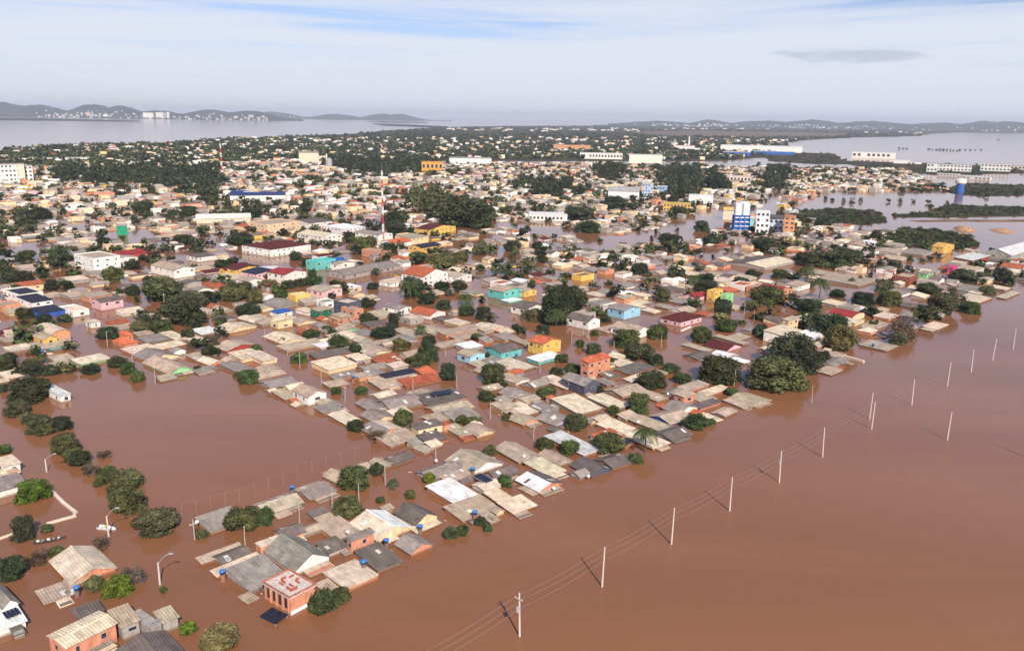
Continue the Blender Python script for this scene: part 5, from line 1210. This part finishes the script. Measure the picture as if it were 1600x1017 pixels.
for key, cnt, rad in (('reed', 260, 2.4), ('isle', 300, 2.6), ('spit', 160, 3.0), ('bank', 170, 2.6), ('far', 170, 4.0)):
    n = 0; pl = LANDS[key]; xs = [q[0] for q in pl]; ys = [q[1] for q in pl]
    while n < cnt:
        qx, qy = random.uniform(min(xs), min(1615, max(xs))), random.uniform(min(ys), max(ys))
        if not inpoly(qx, qy, pl): continue
        n += 1; p = P(qx, qy)
        if not free(p[0], p[1], 2): continue
        soft_tree(p[0], p[1], rad * random.uniform(.7, 1.5), rad * random.uniform(.9, 1.5), random.choice('ddgo'))
for qx, qy in [(1290, 312), (1300, 314), (1318, 316), (1332, 317), (1345, 315), (1388, 316), (1406, 317), (1427, 316), (1450, 318), (1455, 325), (1468, 330), (1480, 322), (1540, 309), (1440, 300), (1405, 202), (1560, 219)] + [(1452 + i * 5.5, 234 + i * .3) for i in range(9)] + [(1405 + i * 6, 233) for i in range(3)] + [(1500 + i * 8, 235) for i in range(5)]:
    p = P(qx, qy); d = depth(p) / F_PX; soft_tree(p[0], p[1], random.uniform(2.5, 4) * max(1, d / 1.4), random.uniform(5, 8), 'd')
me = mesh_from_quads('woodland', np.concatenate(LV), M_LEAFA, np.concatenate(LC)); tag(link('woodland', me), 'dark trees and bushes massed through the distant town and banks', 'trees', kind='stuff')
tag(far_h.build('distant_houses', M_FAR), 'pale and terracotta roofs crowded together in the distant town', 'houses', kind='stuff')
# city on the far shores
city = MB()
def city_box(qx, dist, w_, h, dpt, z0, c):
    X = (qx - 800) / F_PX * dist / math.cos(PITCH) * .975; city.box(X - w_ / 2, X + w_ / 2, dist, dist + dpt, z0 - 25, z0 + h, c)
for _ in range(170):
    qx = random.choice((random.gauss(130, 28), random.gauss(330, 60), random.gauss(200, 60), random.gauss(420, 35), random.uniform(0, 480)))
    near_ = qx < 425; k = random.random() ** 1.6; d = (11480 + 420 * k) if near_ else (16740 + 300 * k)
    city_box(qx, d, random.uniform(10, 34), random.uniform(6, 24), 20, (hA if near_ else hB)(qx, d), jit(random.choice(((.56, .55, .54), (.48, .45, .42), (.34, .32, .30))), .2))
for _ in range(170):
    qx = random.choice((random.gauss(1070, 40), random.gauss(1260, 50), random.uniform(1000, 1600))); d = 12880 + 420 * random.random() ** 1.6
    city_box(qx, d, random.uniform(10, 32), random.uniform(5, 15), 20, hC(qx, d), jit((.5, .5, .49), .25))
tag(city.build('distant_city', M_FAR), 'pale specks of city buildings along the hills across the lake', 'buildings', kind='stuff')
for i, (xl, xr, h, lab) in enumerate(((238, 253, 78, 'broad white tower block'), (257, 268, 84, 'square cream tower block'), (269, 273, 80, 'slim grey tower block'), (274, 277, 90, 'slimmest white tower block'), (152, 158, 70, 'reddish tower block on the slope'), (178, 184, 48, 'low white block on the shore'))):
    d = 11600; sc_ = d / F_PX / math.cos(PITCH) * .975; X = ((xl + xr) / 2 - 800) * sc_; root = empty('tower_block', (X, d, 0)); m = MB(); c = ((.8, .79, .76), (.78, .72, .62), (.4, .42, .45), (.8, .8, .8), (.66, .45, .38), (.8, .8, .78))[i]; hw = (xr - xl) * sc_ / 2
    m.box(-hw, hw, 0, 30, -.5, h, c); m.build('wall', M_FAR, root)
    for k in range(4): m = MB(); m.box(-hw * .9, hw * .9, -1, -.01, h * (.15 + .2 * k), h * (.2 + .2 * k), tuple(v * .6 for v in c)); m.build('window_band', M_FAR, root)
    tag(root, lab + ' among the city across the lake', 'building', 'tower blocks across the lake')
# ------------------------------------------------------------------ air
m = MB(); m.box(-41000, 41000, -500, 46000, -4, 320); hz_ = m.build('haze', M_FAR); hz_.data.materials.clear(); hm = bpy.data.materials.new('air'); hm.use_nodes = True; hm.node_tree.nodes.clear()
ho = hm.node_tree.nodes.new('ShaderNodeOutputMaterial'); pv = hm.node_tree.nodes.new('ShaderNodeVolumePrincipled'); pv.inputs['Color'].default_value = (.78, .86, 1.0, 1); pv.inputs['Density'].default_value = HAZE; pv.inputs['Anisotropy'].default_value = 0.0
hm.node_tree.links.new(pv.outputs[0], ho.inputs['Volume']); hz_.data.materials.append(hm); tag(hz_, 'thin pale haze over the lake and town', 'haze', kind='stuff')
# ------------------------------------------------------------------ labels that single things out
MARKS = [(330, 640, 'the square brown lagoon'), (455, 915, 'the roofless brick house'), (715, 765, 'the bright white roof'), (1220, 570, 'the tall waterfront trees'), (850, 535, 'the orange-roofed yellow house'), (880, 480, 'the big dark tree clump'), (270, 575, 'the green-walled gable'), (1006, 685, 'the waterfront palm'),
         (598, 372, 'the tall red and white mast'), (1157, 360, 'the blue silo tower'), (1063, 495, 'the maroon hipped roof'), (565, 412, 'the long grey warehouse'), (150, 405, 'the white three-storey block'), (663, 430, 'the tall white gable'), (55, 470, 'the white houses with dark roofs'), (480, 612, 'the white balcony house'),
         (80, 845, 'the long dark boat'), (1475, 385, 'the straw-yellow house'), (1447, 428, 'the mint green house'), (1318, 487, 'the red curved roof'), (1575, 395, 'the big pale warehouses'), (430, 382, 'the maroon-roofed white hotel'), (930, 562, 'the tall brick building'), (187, 532, 'the orange hipped roofs'), (1215, 515, 'the white waterfront hall'),
         (1190, 405, 'the striped shed'), (150, 965, 'the tall brick house'), (40, 690, 'the tree-lined left street'), (690, 640, 'the middle street crossing'), (1080, 630, 'the brick cube by the shore'), (560, 545, 'the solar roof'), (790, 455, 'the turquoise house'), (320, 440, 'the olive grove'), (1370, 440, 'the brown brick block')]
ORDW = ['first', 'second', 'third', 'fourth', 'fifth', 'sixth', 'seventh', 'eighth', 'ninth', 'tenth', 'eleventh', 'twelfth', 'thirteenth', 'fourteenth', 'fifteenth']
grp = {}
for T in THINGS:
    o, x, y, d, cat, g = T
    mk = min(MARKS, key=lambda q: (q[0] - x) ** 2 + 2.2 * (q[1] - y) ** 2); dy = y - mk[1]; rel = 'beyond' if dy < -10 else ('in front of' if dy > 10 else 'beside')
    grp.setdefault((d, rel, mk[2]), []).append(T)
for (d, rel, mk), L in grp.items():
    L.sort(key=lambda t: t[1])
    for i, (o, x, y, _, cat, g) in enumerate(L):
        lab = f'{d}, {rel} {mk}'
        if len(L) > 1: lab = f'{ORDW[i] if i < 15 else "last"} {lab}, from the left'
        w_ = lab.split(); 
        if len(w_) > 16: lab = lab.replace(' standing in the flood', '').replace(' just above the flood', '').replace(' with drooping fronds', '')
        if len(lab.split()) > 16: lab = lab.replace(' house with ', ' house, ').replace('two-storey ', 'tall ')
        if len(lab.split()) > 16: lab = lab.replace(', from the left', ' from left').replace(' roof,', ' roof').replace('round ', '').replace(' house,', ' house').replace(' lean-to', '')
        if len(lab.split()) > 16: print('LONG', lab)
        tag(o, lab, cat, g)
